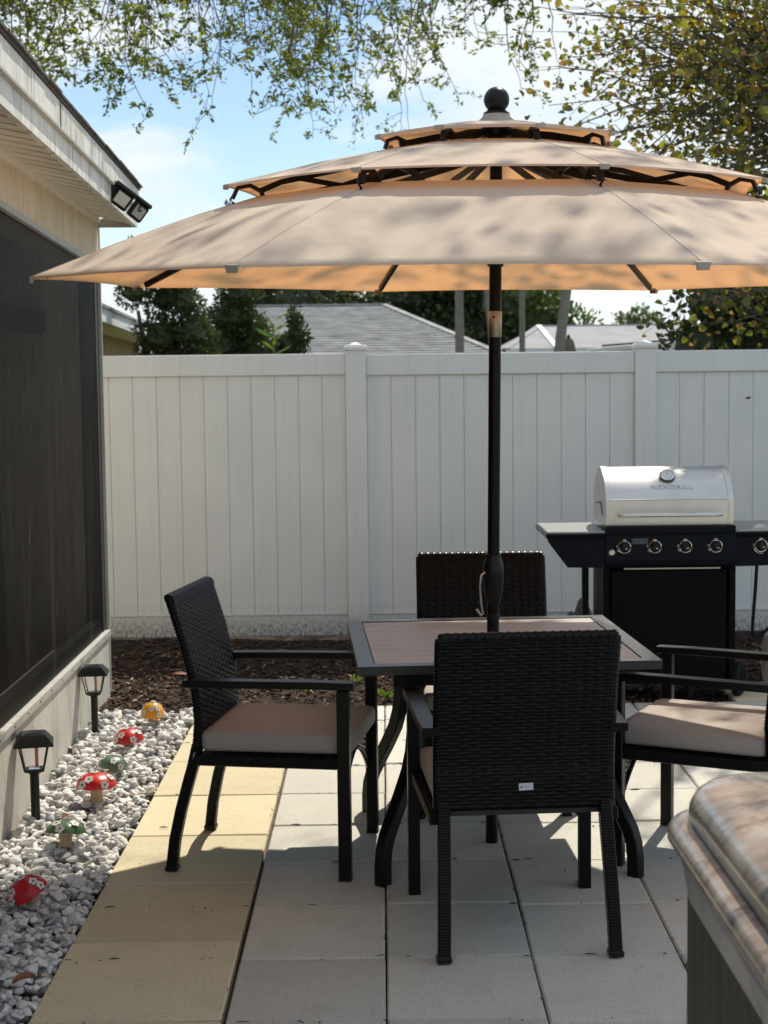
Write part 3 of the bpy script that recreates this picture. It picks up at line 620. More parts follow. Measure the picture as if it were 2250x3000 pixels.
# ------------------------------------------------------------------ dining table
TZ = 0.71; tyaw = math.atan2(0.058, 0.974)
tb = thing('dining_table', 'square patio table with grey wood-look top and black metal rim', 'table', (0.363, 5.316, 0), (0, 0, tyaw))
hw, fwid = 0.478, 0.052
for k in range(4):
    mb = MB(); vs = []
    for z in (TZ - 0.028, TZ):
        vs += [(-hw, -hw, z), (hw, -hw, z), (hw - fwid, -hw + fwid, z), (-hw + fwid, -hw + fwid, z)]
    mb.add(vs, [(0, 1, 2, 3), (4, 5, 6, 7), (0, 1, 5, 4), (1, 2, 6, 5), (2, 3, 7, 6), (3, 0, 4, 7)])
    mb.xf(Matrix.Rotation(PI / 2 * k, 4, 'Z') @ Matrix.Scale(0.9993, 4)); obj('rim', mb, 'table_metal', tb, smooth=0)
ih = hw - fwid - 0.004
top = MB(); top.add([(-ih, -ih, TZ - .003), (ih, -ih, TZ - .003), (ih, ih, TZ - .003), (-ih, ih, TZ - .003)], [(0, 1, 2, 3)])
nb = 9
for k in range(nb):
    w = 2 * ih / nb; obj('tabletop_board', box((0, -ih + w * (k + .5), TZ - 0.010), (2 * ih, w - 0.0004, 0.014), 0.0004), 'wood', tb, smooth=0)
obj('top_tray', box((0, 0, TZ - 0.022), (2 * ih + .006, 2 * ih + .006, 0.008)), 'black_metal', tb)
for k in range(4):
    a = PI / 2 * k; obj('apron', MB().merge(box((0, -0.35, TZ - 0.060), (0.70, 0.02, 0.055), 0.003), Matrix.Rotation(a, 4, 'Z')), 'black_metal', tb)
for sx in (-1, 1):
    for sy in (-1, 1):
        pth = []
        for z, d in ((0, 0.0), (0.06, 0.0), (0.11, 0.004), (0.15, 0.014), (0.20, 0.035), (0.27, 0.066), (0.34, 0.094), (0.40, 0.108), (0.48, 0.116), (0.60, 0.116), (TZ - 0.034, 0.11)):
            pth.append((sx * (0.405 - d), sy * (0.425 - d), z))
        lg = obj('leg', tube(pth, 1.0, rect=(0.042, 0.042), upv=(sx, sy, 0)), 'black_metal', tb)
        obj('gusset', MB().merge(tube([(sx * 0.30, sy * 0.32, 0.50), (sx * 0.285, sy * 0.30, 0.58), (sx * 0.24, sy * 0.26, 0.655), (sx * 0.16, sy * 0.20, 0.676)], 1.0, rect=(0.02, 0.03), upv=(0, 0, 1.0))), 'black_metal', lg)

# ------------------------------------------------------------------ three tier umbrella
axv = Vector((0.010, -0.033, 1)).normalized()
q = Vector((0, 0, 1)).rotation_difference(axv); eu = q.to_euler()
um = thing('patio_umbrella', 'beige three tier patio umbrella standing through the table', 'umbrella', (0.3585, 5.311, 0), tuple(eu))
obj('lower_pole', tube([(0, 0, 0), (0, 0, 1.30)], 0.0205, 20), 'black_metal', um)
obj('upper_pole', tube([(0, 0, 1.30), (0, 0, 2.44)], 0.0205, 20), 'black_metal', um)
obj('tilt_collar', lathe([(0.0215, 1.735), (0.0225, 1.737), (0.0225, 1.818), (0.0215, 1.82)], 20), 'steel_dull', um)
obj('collar_pin', lathe([(0.004, 0), (0.004, 0.004)], 8, Matrix.Translation((-0.006, -0.021, 1.80)) @ Matrix.Rotation(PI / 2, 4, 'X')), 'black_metal', um)
ch = obj('crank_housing', lathe([(0.021, 0.835), (0.024, 0.84), (0.027, 0.855), (0.032, 0.88), (0.0355, 0.91), (0.036, 0.945), (0.034, 0.97), (0.029, 0.985), (0.026, 0.99), (0.026, 1.005), (0.0205, 1.007)], 20), 'black_plastic', um)
obj('crank_handle', tube([(-0.03, -0.02, 0.945), (-0.043, -0.024, 0.935), (-0.047, -0.026, 0.90), (-0.043, -0.028, 0.84), (-0.036, -0.03, 0.805), (-0.044, -0.034, 0.80), (-0.052, -0.036, 0.812), (-0.058, -0.038, 0.822)], 0.0045, 8), 'steel_dull', ch)
obj('top_knuckle', lathe([(0.0225, 0.78), (0.0225, 0.80), (0.021, 0.802)], 20), 'black_plastic', um)
obj('runner', lathe([(0.022, 1.965), (0.027, 1.967), (0.027, 1.985), (0.042, 1.99), (0.046, 2.0), (0.030, 2.015), (0.022, 2.03)], 20), 'black_plastic', um)
obj('hub', lathe([(0.021, 2.31), (0.048, 2.315), (0.048, 2.345), (0.03, 2.35), (0.03, 2.385), (0.05, 2.39), (0.05, 2.415), (0.02, 2.42)], 20), 'black_plastic', um)
obj('finial', lathe([(0.001, 2.458), (0.043, 2.458), (0.043, 2.463), (0.036, 2.467), (0.031, 2.472)] + [(0.042 * math.cos(a), 2.505 + 0.042 * math.sin(a)) for a in [R(x) for x in range(-50, 91, 7)]], 32), 'black_plastic', um)
PH = PI + PI / 8 - 0.128
def vdir(k): a = PH + k * PI / 4; return Vector((math.cos(a), math.sin(a), 0))
def canopy(name, prof, nu=14, nv=12, sag=0.02, rimcurve=0.02, hem=0.012, seed=1):
    """octagonal fabric tier: prof = [(radius, height)] along a rib, from the inside out"""
    rr = random.Random(seed); mb = MB(); mats = []
    rs = [p[0] for p in prof]; hs = [p[1] for p in prof]
    def pr(u):
        r = rs[0] + (rs[-1] - rs[0]) * u; return r, float(np.interp(r, rs, hs))
    for k in range(8):
        d0, d1 = vdir(k), vdir(k + 1); vs = []; ph = [rr.uniform(0, 6.28) for _ in range(5)]
        for i in range(nu + 2):
            u = min(1.0, i / nu); r, h = pr(u)
            for j in range(nv + 1):
                v = j / nv; c = 4 * v * (1 - v); dd = d0 * (1 - v) + d1 * v
                p = dd * r * (1 - rimcurve * c * u); z = h - sag * c * (0.35 + 0.65 * u) * r / rs[-1]
                z += (0.006 * c * math.sin(7 * v + 3 * u + ph[0]) + 0.003 * math.sin(17 * v + ph[1] + 4 * u) * c + 0.005 * c * math.sin(8 * u + 3 * v + ph[2])) * (u if u < .8 else (1 - u) * 3.8 + .04) * rs[-1] / 1.5
                fo_ = (math.exp(-((v - .06) / .035) ** 2) + math.exp(-((v - .94) / .035) ** 2)) * 0.006 + (math.exp(-((v - .16) / .04) ** 2) - math.exp(-((v - .86) / .05) ** 2)) * 0.006 * math.sin(3 * u + ph[3]); z += fo_ * u * (1 - u) * 3.2 * rs[-1] / 1.5
                if i == nu + 1: z -= hem; p = p * 1.001
                vs.append((p.x, p.y, z))
        fs = [(i * (nv + 1) + j, i * (nv + 1) + j + 1, (i + 1) * (nv + 1) + j + 1, (i + 1) * (nv + 1) + j) for i in range(nu + 1) for j in range(nv)]
        o = obj(name, MB().add(vs, fs), 'canopy', um, smooth=60)
        d = d0; rT, hT = rs[-1], hs[-1]
        seam = [tuple(d * (rs[0] + (rT - rs[0]) * t) + Vector((0, 0, float(np.interp(rs[0] + (rT - rs[0]) * t, rs, hs)) + 0.0008))) for t in [x / 14 for x in range(15)]]
        obj('seam', tube(seam, 0.0010, 5), 'canopy', o)
        tn = Vector((-d.y, d.x, 0)); w = 0.020 if rT > 1 else 0.016; dp = 0.018 if rT > 1 else 0.013
        pk = MB(); o1 = d * (rT + 0.004); i1 = d * (rT - 0.010)
        P3 = lambda base, s, dz: tuple(base + tn * s + Vector((0, 0, hT + dz)))
        pk.add([P3(o1, -w, 0.001), P3(o1, w, 0.001), P3(o1, w * .75, -dp), P3(o1, -w * .75, -dp), P3(i1, -w * .7, 0.004), P3(i1, w * .7, 0.004), P3(i1, w * .6, -dp), P3(i1, -w * .6, -dp)],
               [(0, 1, 2, 3), (0, 1, 5, 4), (3, 2, 6, 7), (1, 2, 6, 5), (0, 3, 7, 4)])
        obj('tip_pocket', pk, 'canopy_trim', o, smooth=30)
canopy('lower_canopy_panel', [(0.78, 2.182), (1.0, 2.114), (1.25, 2.023), (1.505, 1.921)], 18, 40, -0.006, 0.012, 0.006, 3)
canopy('middle_canopy_panel', [(0.31, 2.348), (0.6, 2.288), (0.9, 2.211)], 10, 30, -0.006, 0.010, 0.006, 4)
canopy('top_canopy_panel', [(0.035, 2.434), (0.2, 2.414), (0.405, 2.380)], 8, 10, -0.003, 0.015, 0.010, 5)
obj('top_collar', lathe([(0.068, 2.428), (0.060, 2.438), (0.046, 2.450), (0.043, 2.459)], 20), 'canopy_trim', um)
for k in range(8):
    d = vdir(k); at = lambda r, h: tuple(d * r + Vector((0, 0, h)))
    rb = obj('rib', bar(at(0.045, 2.325), at(0.78, 2.158), 0.016, 0.020), 'black_metal', um)
    obj('rib_tip', tube([at(0.78, 2.158), at(1.0, 2.098), at(1.25, 2.008), at(1.46, 1.926)], 1.0, rect=(0.016, 0.020), upv=(0, 0, 1)), 'black_metal', rb)
    obj('stretcher', bar(at(0.04, 2.0), at(0.62, 2.185), 0.013, 0.016), 'black_metal', rb)
    obj('upper_rib', tube([at(0.045, 2.335), at(0.45, 2.288), at(0.72, 2.225), at(0.79, 2.195)], 1.0, rect=(0.014, 0.018), upv=(0, 0, 1)), 'black_metal', rb)
    obj('upper_strut', bar(at(0.50, 2.215), at(0.66, 2.238), 0.010, 0.016), 'black_metal', rb)
    obj('tier_hook', tube([at(0.77, 2.155), at(0.785, 2.195), at(0.82, 2.212), at(0.86, 2.204), at(0.876, 2.17)], 1.0, rect=(0.012, 0.022), upv=(-d.y, d.x, 0)), 'black_plastic', rb)
    obj('hook_clip', tube([at(0.872, 2.185), at(0.884, 2.165), at(0.872, 2.158), at(0.885, 2.142)], 0.004, 5), 'black_metal', rb)
    obj('top_rib', tube([at(0.045, 2.40), at(0.2, 2.380), at(0.33, 2.352)], 1.0, rect=(0.014, 0.020), upv=(0, 0, 1)), 'black_metal', rb)
    obj('top_strut', bar(at(0.05, 2.355), at(0.30, 2.360), 0.012, 0.018), 'black_metal', rb)
    obj('top_hook', tube([at(0.29, 2.335), at(0.31, 2.362), at(0.34, 2.374), at(0.37, 2.364), at(0.378, 2.338)], 1.0, rect=(0.012, 0.018), upv=(-d.y, d.x, 0)), 'black_plastic', rb)

# ------------------------------------------------------------------ wicker chairs
ZB0, ZB1, PW, PT = 0.405, 0.905, 0.247, 0.013
def yb(h):      # centre line of the back / rear leg, facing +y
    return float(np.interp(h, [0, 0.10, 0.2, 0.3, 0.4, 0.5, 0.6, 0.75, 0.91], [-0.300, -0.287, -0.265, -0.237, -0.207, -0.199, -0.208, -0.243, -0.292]))
def weave_back():
    V = []; F = []
    ns = 16; xs = [-PW + 0.017 + i * (2 * PW - 0.034) / (ns - 1) for i in range(ns)]
    nrow = 50; hh = (ZB1 - ZB0) / nrow; A = 0.0038
    for r in range(nrow):
        h = ZB0 + hh * (r + .5); cut = max(0, h - (ZB1 - 0.022)); inset = 0.022 - math.sqrt(max(0, 0.022 ** 2 - cut ** 2)) if cut else 0
        wl_ = PW - inset; loop = []
        pts = []
        jit = random.uniform(-.0011, .0011)
        fx = [-wl_]
        for i, x in enumerate(xs):
            if abs(x) < wl_ - 0.004: fx.append(x)
            if i < ns - 1 and abs((x + xs[i + 1]) / 2) < wl_ - 0.004: fx.append((x + xs[i + 1]) / 2)
        fx.append(wl_)
        def off(x, par):
            for i, xx in enumerate(xs):
                if abs(x - xx) < 1e-6: return A if (i + r + par) % 2 else -A * 0.75
            return 0.0004
        for x in fx: loop.append((x, PT + off(x, 0)))
        loop.append((wl_ + 0.009, PT * .5)); loop.append((wl_ + 0.009, -PT * .5))
        for x in reversed(fx): loop.append((x, -PT - off(x, 1)))
        loop.append((-wl_ - 0.009, -PT * .5)); loop.append((-wl_ - 0.009, PT * .5))
        o = len(V); m = len(loop); w = hh * 0.49
        for (x, nn) in loop:
            sg = 1 if nn > 0 else -1
            for dh, dn in ((-w, -0.0026), (-w * .45, 0.0007), (w * .45, 0.0007), (w, -0.0026)):
                z = h + dh + jit; V.append((x, yb(z) - (nn + sg * dn), z))
        for i in range(m):
            j = (i + 1) % m
            for k in range(3): F.append((o + i * 4 + k, o + j * 4 + k, o + j * 4 + k + 1, o + i * 4 + k + 1))
    for x in xs:
        for sgn in (1, -1):
            for dx in (-0.0042, 0.0042):
                o = len(V); nseg = 12
                for i in range(nseg + 1):
                    z = ZB0 + 0.004 + (ZB1 - ZB0 - 0.01) * i / nseg
                    for e, dn in ((-0.0034, -0.0006), (0, 0.0009), (0.0034, -0.0006)): V.append((x + dx + e, yb(z) - sgn * (PT + 0.0009 + dn), z))
                for i in range(nseg):
                    for k in range(2): F.append((o + i * 3 + k, o + i * 3 + k + 1, o + i * 3 + 4 + k, o + i * 3 + 3 + k))
    # wrapped top edge
    n = 40
    for i in range(n):
        x = -PW + 0.012 + (2 * PW - 0.024) * i / (n - 1); o = len(V); tl = 0.004 * (1 if i % 2 else -1)
        for a in range(9):
            an = PI * a / 8; nn = math.cos(an) * (PT + 0.005); z = ZB1 - 0.006 + math.sin(an) * 0.012 + (0.0015 if i % 2 else 0)
            if a in (0, 8): z -= 0.014
            sh = tl * (a - 4) / 4
            for e, dn in ((-0.0075, -0.002), (0, 0.001), (0.0075, -0.002)): V.append((x + e + sh, yb(z) - nn * (1 + dn * 20), z + dn * 0.6))
        for a in range(8):
            for k in range(2): F.append((o + a * 3 + k, o + a * 3 + k + 1, o + a * 3 + 4 + k, o + a * 3 + 3 + k))
    return V, F
def wrapped(path, w, pitch=0.0078, mb=None):
    """a square tube wrapped in bands of cane"""
    path = [Vector(p) for p in path]; L = [0]
    for a, b_ in zip(path[:-1], path[1:]): L.append(L[-1] + (b_ - a).length)
    n = max(2, int(L[-1] / pitch)); pts = []; rs = []
    for i in range(n):
        j = random.uniform(0.985, 1.02)
        for t, s in ((0.06, 0.945), (0.5, 1.03 * j), (0.94, 0.945)):
            d = (i + t) / n * L[-1]; k = min(len(L) - 2, max(0, next(q for q in range(len(L)) if L[q] >= d - 1e-9) - 1))
            f = (d - L[k]) / max(1e-9, L[k + 1] - L[k]); pts.append(path[k].lerp(path[k + 1], f)); rs.append(s)
    return tube(pts, rs, rect=(w, w), upv=(1, 0, 0), mb=mb)
chair = thing('wicker_chair', 'black wicker armchair pushed in, its back towards the viewer', 'chair', (0.3685, 4.511, 0), (0, 0, R(4.0)), 'wicker armchairs round the patio table')
V, F = weave_back()
tag(obj('back_weave', fast_mesh('back_weave', V, F, 'wicker', True), None, chair), kind='stuff')
core = MB()  # dark filler added inside the weave to block light coming through
hs_ = [ZB0 + 0.004 + (ZB1 - ZB0 - 0.012) * i / 8 for i in range(9)]
core.add([(x, yb(z) + s * (PT - 0.0035), z) for z in hs_ for x, s in ((-PW, 1), (PW, 1), (PW, -1), (-PW, -1))], [(i * 4 + k, i * 4 + (k + 1) % 4, (i + 1) * 4 + (k + 1) % 4, (i + 1) * 4 + k) for i in range(8) for k in range(4)] + [(3, 2, 1, 0), (32, 33, 34, 35)])
obj('light_block_core', core, 'frame_dark', chair)
for s in (-1, 1):
    obj('rear_leg', wrapped([(s * (0.239 - 0.012 * (z / .42)), yb(z), z) for z in (0.012, 0.06, 0.1, 0.15, 0.2, 0.25, 0.3, 0.35, 0.42)], 0.036), 'wicker', chair)
    obj('foot_cap', box((s * 0.239, -0.298, 0.009), (0.042, 0.042, 0.018), 0.004), 'black_plastic', chair)
    fl = obj('front_leg', box((s * 0.268, 0.285, 0.308), (0.036, 0.040, 0.616), 0.003), 'black_metal', chair)
    obj('foot_glide', box((s * 0.268, 0.285, 0.003), (0.038, 0.042, 0.008), 0.002), 'black_plastic', fl)
    obj('armrest', tube([(s * 0.262, -0.236, 0.628), (s * 0.268, -0.1, 0.630), (s * 0.270, 0.2, 0.632), (s * 0.270, 0.322, 0.630)], 1.0, rect=(0.050, 0.024), upv=(0, 0, 1)), 'black_metal', chair)
    obj('side_rail', wrapped([(s * 0.248, -0.205, 0.375), (s * 0.256, 0.27, 0.375)], 0.036, 0.009), 'wicker', chair)
obj('seat_deck', box((0, 0.04, 0.385), (0.48, 0.47, 0.014)), 'frame_dark', chair)
# arched, woven apron under the seat front
def apron_z(x): return 0.366 - 0.125 * (abs(x) / 0.25) ** 1.7
V = []; F = []
ns = 17; xs = [-0.245 + 0.49 * i / (ns - 1) for i in range(ns)]
for r in range(16):
    h = 0.392 - 0.0095 * (r + 0.5); fx = []
    for i, x in enumerate(xs):
        fx.append((x, 0.0024 if (i + r) % 2 else -0.0018))
        if i < ns - 1: fx.append(((x + xs[i + 1]) / 2, 0.0))
    for (xa, oa), (xb, ob) in zip(fx[:-1], fx[1:]):
        if apron_z((xa + xb) / 2) > h: continue
        o = len(V)
        for x, of in ((xa, oa), (xb, ob)):
            for dh, dn in ((-0.005, -0.0012), (0, 0.0006), (0.005, -0.0012)): V.append((x, 0.276 + of + dn, h + dh))
        F += [(o, o + 1, o + 4, o + 3), (o + 1, o + 2, o + 5, o + 4)]
for x in xs:
    z0 = apron_z(x)
    for dx in (-0.004, 0.004):
        o = len(V)
        for z in (z0, 0.394):
            for e in (-0.003, 0.003): V.append((x + dx + e, 0.2762, z))
        F.append((o, o + 1, o + 3, o + 2))
tag(obj('apron_weave', fast_mesh('apron_weave', V, F, 'wicker', True), None, chair), kind='stuff')
obj('apron_edge', tube([(x, 0.274, apron_z(x)) for x in [-0.25 + 0.025 * i for i in range(21)]], 0.008, 8), 'wicker', chair)
obj('front_rail', wrapped([(-0.25, 0.272, 0.386), (0.25, 0.272, 0.386)], 0.024, 0.009), 'wicker', chair)
def cushion_mb():
    mb = MB(); nx = 20; hx, hy, t = 0.248, 0.252, 0.070; vs = []
    prof = [(0.0, 0.975), (0.005, 0.992), (0.012, 1.0), (0.046, 1.0), (0.053, 0.992), (0.058, 0.972)]
    ring = []
    rc = 0.03
    for sx, sy, a0 in ((1, 1, 0), (-1, 1, 90), (-1, -1, 180), (1, -1, 270)):
        for k in range(5):
            a = R(a0 + 22.5 * k); ring.append(((hx - rc) * sx + rc * math.cos(a), (hy - rc) * sy + rc * math.sin(a)))
    m = len(ring)
    for z, s in prof: vs += [(x * s, y * s, z) for x, y in ring]
    for s, z in ((0.85, 0.0605), (0.5, 0.0615), (0.2, 0.061)): vs += [(x * s, y * s, z + 0.0016 * math.sin(14 * x + 9 * y) + 0.001 * math.sin(31 * x - 17 * y)) for x, y in ring]
    nr = len(prof) + 3; fs = [(i * m + k, i * m + (k + 1) % m, (i + 1) * m + (k + 1) % m, (i + 1) * m + k) for i in range(nr - 1) for k in range(m)] + [tuple(reversed(range(m))), tuple((nr - 1) * m + k for k in range(m))]
    return mb.add(vs, fs)
cu_ = obj('seat_cushion', cushion_mb(), 'cushion', chair, smooth=50, loc=(0, 0.055, 0.402))
pp = [(0.239 * c, 0.243 * s_2, 0.0555) for c, s_2 in ((1, 0.9), (0.9, 1), (-0.9, 1), (-1, 0.9), (-1, -0.9), (-0.9, -1), (0.9, -1), (1, -0.9), (1, 0.9))]
obj('piping', tube(pp, 0.0022, 6, caps=False), 'cushion', cu_)
obj('cushion_tie', tube([(0.23, -0.235, 0.02), (0.245, -0.27, -0.01), (0.24, -0.28, -0.06)], 0.003, 5), 'cushion', cu_)
def place(o, x, y, yaw, label):
    o.location = (x, y, 0); o.rotation_euler = (0, 0, R(yaw)); o['label'] = label
c2 = copy_tree(chair); place(c2, -0.376, 5.228, -90 - 9.0, 'black wicker armchair with taupe cushion, side-on beside the gravel strip')
c3 = copy_tree(chair); place(c3, 1.13, 5.14, 62.5, 'black wicker armchair with sun-dappled cushion, turned askew behind the hot tub')
c4 = copy_tree(chair); place(c4, 0.383, 5.905, 180 + 0.6, 'black wicker armchair across the table, facing the viewer before the fence')
ang = math.atan2(yb(0.5) - yb(0.45), 0.05)
tg = obj('brand_tag', MB().merge(box((0, 0, 0), (0.0405, 0.0016, 0.0205), 0.0004), Matrix.Rotation(R(-2.5), 4, 'Y')), 'tag', chair, loc=(0.003, yb(0.463) - PT - 0.0045, 0.463))
em = MB().add([(-0.0155, -0.0010, 0.0022), (-0.0105, -0.0010, 0.0024), (-0.0108, -0.0010, -0.001), (-0.013, -0.0010, -0.0042), (-0.0152, -0.0010, -0.001)], [(0, 1, 2, 3, 4)])
obj('emblem', em, 'ink_dark', tg, smooth=0)
tx = MB()
for k in range(12):
    wdt = 0.0011; box((-0.0075 + k * 0.0016, -0.0010, 0.0003 + 0.0002 * (k % 3)), (wdt, 0.0003, 0.0015 + 0.0004 * (k % 2)), mb=tx)
obj('print_line', tx, 'ink', tg, smooth=0)
tag(tg, 'small white maker tag with dark emblem and a line of print')

# ------------------------------------------------------------------ gas grill
gr = thing('gas_grill', 'black gas grill with stainless lid, knobs and side shelves', 'grill', (1.40, 7.70, 0), (0, 0, R(0.3)))
gx0, gx1 = -0.312, 0.318
obj('cabinet_side', box((gx0 + 0.012, 0.215, 0.37), (0.024, 0.42, 0.58), 0.003), 'cabinet', gr)
obj('cabinet_side', box((gx1 - 0.012, 0.215, 0.37), (0.024, 0.42, 0.58), 0.003), 'cabinet', gr)
obj('cabinet_back', box((0.003, 0.42, 0.37), (0.58, 0.01, 0.56)), 'cabinet', gr)
obj('cabinet_door', box((0.003, 0.006, 0.368), (0.576, 0.02, 0.55), 0.004), 'cabinet', gr)
obj('door_gap_strip', box((0.02, 0.004, 0.650), (0.48, 0.012, 0.010), 0.002), 'steel_dull', gr)
obj('bottom_shelf', box((0.003, 0.215, 0.085), (0.64, 0.44, 0.02), 0.003), 'cabinet', gr)
for s, xx in ((-1, gx0 + .004), (1, gx1 - .004)):
    obj('front_upright', box((xx, -0.006, 0.36), (0.032, 0.030, 0.60), 0.004), 'cabinet', gr)
obj('rear_leg', box((gx0 - 0.045, 0.40, 0.35), (0.034, 0.034, 0.62), 0.003), 'black_metal', gr)
obj('rear_leg', box((gx1 + 0.0, 0.45, 0.35), (0.034, 0.034, 0.62), 0.003), 'black_metal', gr)
fb = obj('firebox', box((0.003, 0.23, 0.74), (0.63, 0.42, 0.18), 0.006), 'cabinet', gr)
# control panel and knobs
prof = [(-0.050, 0.862), (-0.046, 0.828), (-0.058, 0.820), (-0.070, 0.700), (-0.055, 0.676), (-0.030, 0.660), (0.03, 0.655), (0.03, 0.862)]
obj('control_panel', prism(prof, gx0 - 0.004, gx1 + 0.004, 'x'), 'panel_navy', gr, smooth=25)
nrm_tilt = math.atan2(0.012, 0.12)
def knob(x, z):
    y = -0.058 - (0.820 - z) * 0.1
    k = obj('knob', lathe([(0.021, 0), (0.021, 0.004), (0.0175, 0.006), (0.016, 0.024), (0.0135, 0.027), (0.001, 0.0275)], 20, Matrix.Translation((x, y, z)) @ Matrix.Rotation(PI / 2 - nrm_tilt * 0, 4, 'X')), 'black_plastic', gr)
    ring = [(x + 0.029 * math.cos(a), y - 0.002, z + 0.029 * math.sin(a)) for a in [2 * PI * i / 24 for i in range(25)]]
    obj('bezel', tube(ring, 0.0034, 8, caps=False), 'chrome', k)
    obj('pointer', box((x + 0.006, y - 0.027, z - 0.006), (0.011, 0.003, 0.0035), 0.001), 'white_plastic', k)
    arc = [(x + 0.036 * math.cos(a), y - 0.0012 - 0.0036 * math.sin(a) * 0.1, z - 0.004 + 0.034 * math.sin(a)) for a in [R(170 + 9.5 * i) for i in range(13)]]
    obj('flame_scale', tube(arc, 0.0017, 5), 'chrome', k)
    obj('off_mark', box((x, y - 0.0008 + 0.003, z + 0.035), (0.017, 0.002, 0.0042), 0.0004), 'steel_dull', k)
    obj('low_mark', box((x - 0.037, y - 0.0012, z + 0.004), (0.005, 0.002, 0.010), 0.0004), 'steel_dull', k)
for i in range(4): knob(-0.226 + 0.1492 * i, 0.765)
ig = obj('igniter_button', lathe([(0.012, 0), (0.012, 0.006), (0.009, 0.010), (0.001, 0.011)], 16, Matrix.Translation((-0.289, -0.064, 0.738)) @ Matrix.Rotation(PI / 2, 4, 'X')), 'white_plastic', gr)
obj('button_ring', tube([(-0.289 + 0.0145 * math.cos(a), -0.066, 0.738 + 0.0145 * math.sin(a)) for a in [2 * PI * i / 18 for i in range(19)]], 0.0015, 5, caps=False), 'chrome', ig)
st = obj('warning_label', box((-0.150, -0.0615, 0.793), (0.080, 0.0012, 0.028)), 'sticker', gr, smooth=0)
for k in range(4): obj('print_line', box((-0.150 - 0.004 * (k % 2), -0.0624, 0.802 - 0.006 * k), (0.062 - 0.012 * (k % 2), 0.0006, 0.0022)), 'sticker_ink', st, smooth=0)
# side shelves
for s in (-1, 1):
    e = gx0 - 0.006 if s < 0 else gx1 + 0.006
    X = lambda t: e + s * t
    w = 0.285
    obj('side_shelf', MB().merge(box((X(w / 2), 0.20, 0.836), (w, 0.49, 0.012), 0.003)), 'shelf', gr)
    poly = [(X(0), 0.829), (X(w - 0.004), 0.829), (X(w - 0.004), 0.795), (X(w - 0.018), 0.775), (X(w - 0.100), 0.666), (X(0), 0.662)]
    obj('shelf_front', prism(poly, -0.052, -0.030, 'y'), 'panel_navy', gr, smooth=0)
    obj('shelf_lip', box((X(w / 2), -0.044, 0.8185), (w + 0.006, 0.024, 0.022), 0.003), 'cabinet', gr)
    obj('shelf_edge', box((X(w), 0.20, 0.822), (0.012, 0.49, 0.022), 0.002), 'table_metal', gr)
knob(gx1 + 0.125, 0.765)
# lid
zl0 = 0.866
lp = [(0.0, 0.0), (-0.004, 0.05), (-0.002, 0.124), (0.004, 0.130), (0.024, 0.166), (0.052, 0.203), (0.090, 0.237), (0.135, 0.262), (0.185, 0.276), (0.24, 0.276), (0.30, 0.258), (0.36, 0.222), (0.41, 0.165), (0.43, 0.10), (0.43, 0.0)]
lp = [(y - 0.018, z + zl0) for y, z in lp]
def shell(x0, x1, grow):
    n = len(lp); c = Vector((0.19, 1.0)); out = []
    pp_ = [(y + grow * (1 if y > 0.19 else -1) * min(1, abs(y - 0.19) / 0.1), z + (grow if z > zl0 + 0.12 else 0)) for y, z in lp]
    return prism(pp_, x0, x1, 'x')
lid = obj('lid', shell(gx0 + 0.028, gx1 - 0.028, 0.0), 'steel', gr, smooth=28)
for a, b_ in ((gx0 + 0.002, gx0 + 0.028), (gx1 - 0.028, gx1 - 0.002)): obj('lid_end_band', shell(a, b_, 0.004), 'steel', lid, smooth=28)
obj('lid_crease', box((0.003, -0.0235, zl0 + 0.127), (0.576, 0.006, 0.006), 0.002), 'steel', lid)
hz = zl0 + 0.050
obj('lid_handle', tube([(-0.245, -0.020, hz), (-0.243, -0.052, hz + 0.004), (-0.232, -0.062, hz + 0.005), (0.238, -0.062, hz + 0.005), (0.249, -0.052, hz + 0.004), (0.251, -0.020, hz)], 0.0105, 12), 'chrome', lid)
sl = math.atan2(0.034, 0.045)       # slope where the thermometer sits
tmp_ = obj('thermometer', lathe([(0.034, 0), (0.037, 0.004), (0.037, 0.010), (0.031, 0.013), (0.028, 0.0135), (0.0275, 0.011), (0.001, 0.011)], 28, Matrix.Translation((0.005, 0.066, zl0 + 0.236)) @ Matrix.Rotation(R(42), 4, 'X')), 'chrome', lid)
obj('gauge_rim', tube([tuple((Matrix.Translation((0.005, 0.066, zl0 + 0.236)) @ Matrix.Rotation(R(42), 4, 'X')) @ Vector((0.037 * math.cos(a), 0.037 * math.sin(a), 0.006))) for a in [2 * PI * i / 28 for i in range(29)]], 0.004, 6, caps=False), 'black_plastic', tmp_)
obj('dial', lathe([(0.027, 0.0112), (0.001, 0.0114)], 24, Matrix.Translation((0.005, 0.066, zl0 + 0.236)) @ Matrix.Rotation(R(42), 4, 'X')), 'white_plastic', tmp_)
obj('needle', MB().merge(box((0.0, 0.009, 0.0122), (0.0022, 0.018, 0.001)), Matrix.Translation((0.005, 0.066, zl0 + 0.236)) @ Matrix.Rotation(R(42), 4, 'X')), 'ink_dark', tmp_)
def text(name, body, size, mat, parent, M4, extrude=0.001, space=1.0, sx=1.0):
    cd = bpy.data.curves.new(name, 'FONT'); cd.body = body; cd.size = size; cd.extrude = extrude; cd.align_x = 'CENTER'; cd.align_y = 'CENTER'; cd.space_character = space; cd.offset = 0.0
    o = bpy.data.objects.new('tmp', cd); C.objects.link(o); dg = bpy.context.evaluated_depsgraph_get(); me = bpy.data.meshes.new_from_object(o.evaluated_get(dg)); bpy.data.objects.remove(o)
    me.materials.clear(); me.materials.append(M[mat]); me.transform(M4 @ Matrix.Diagonal((sx, 1, 1, 1)))
    return obj(name, me, None, parent)
text('brand_lettering', 'NEXGRILL', 0.034, 'letter', lid, Matrix.Translation((0.020, 0.0185, zl0 + 0.1835)) @ Matrix.Rotation(R(55), 4, 'X'), 0.0016, 1.08, 1.28)
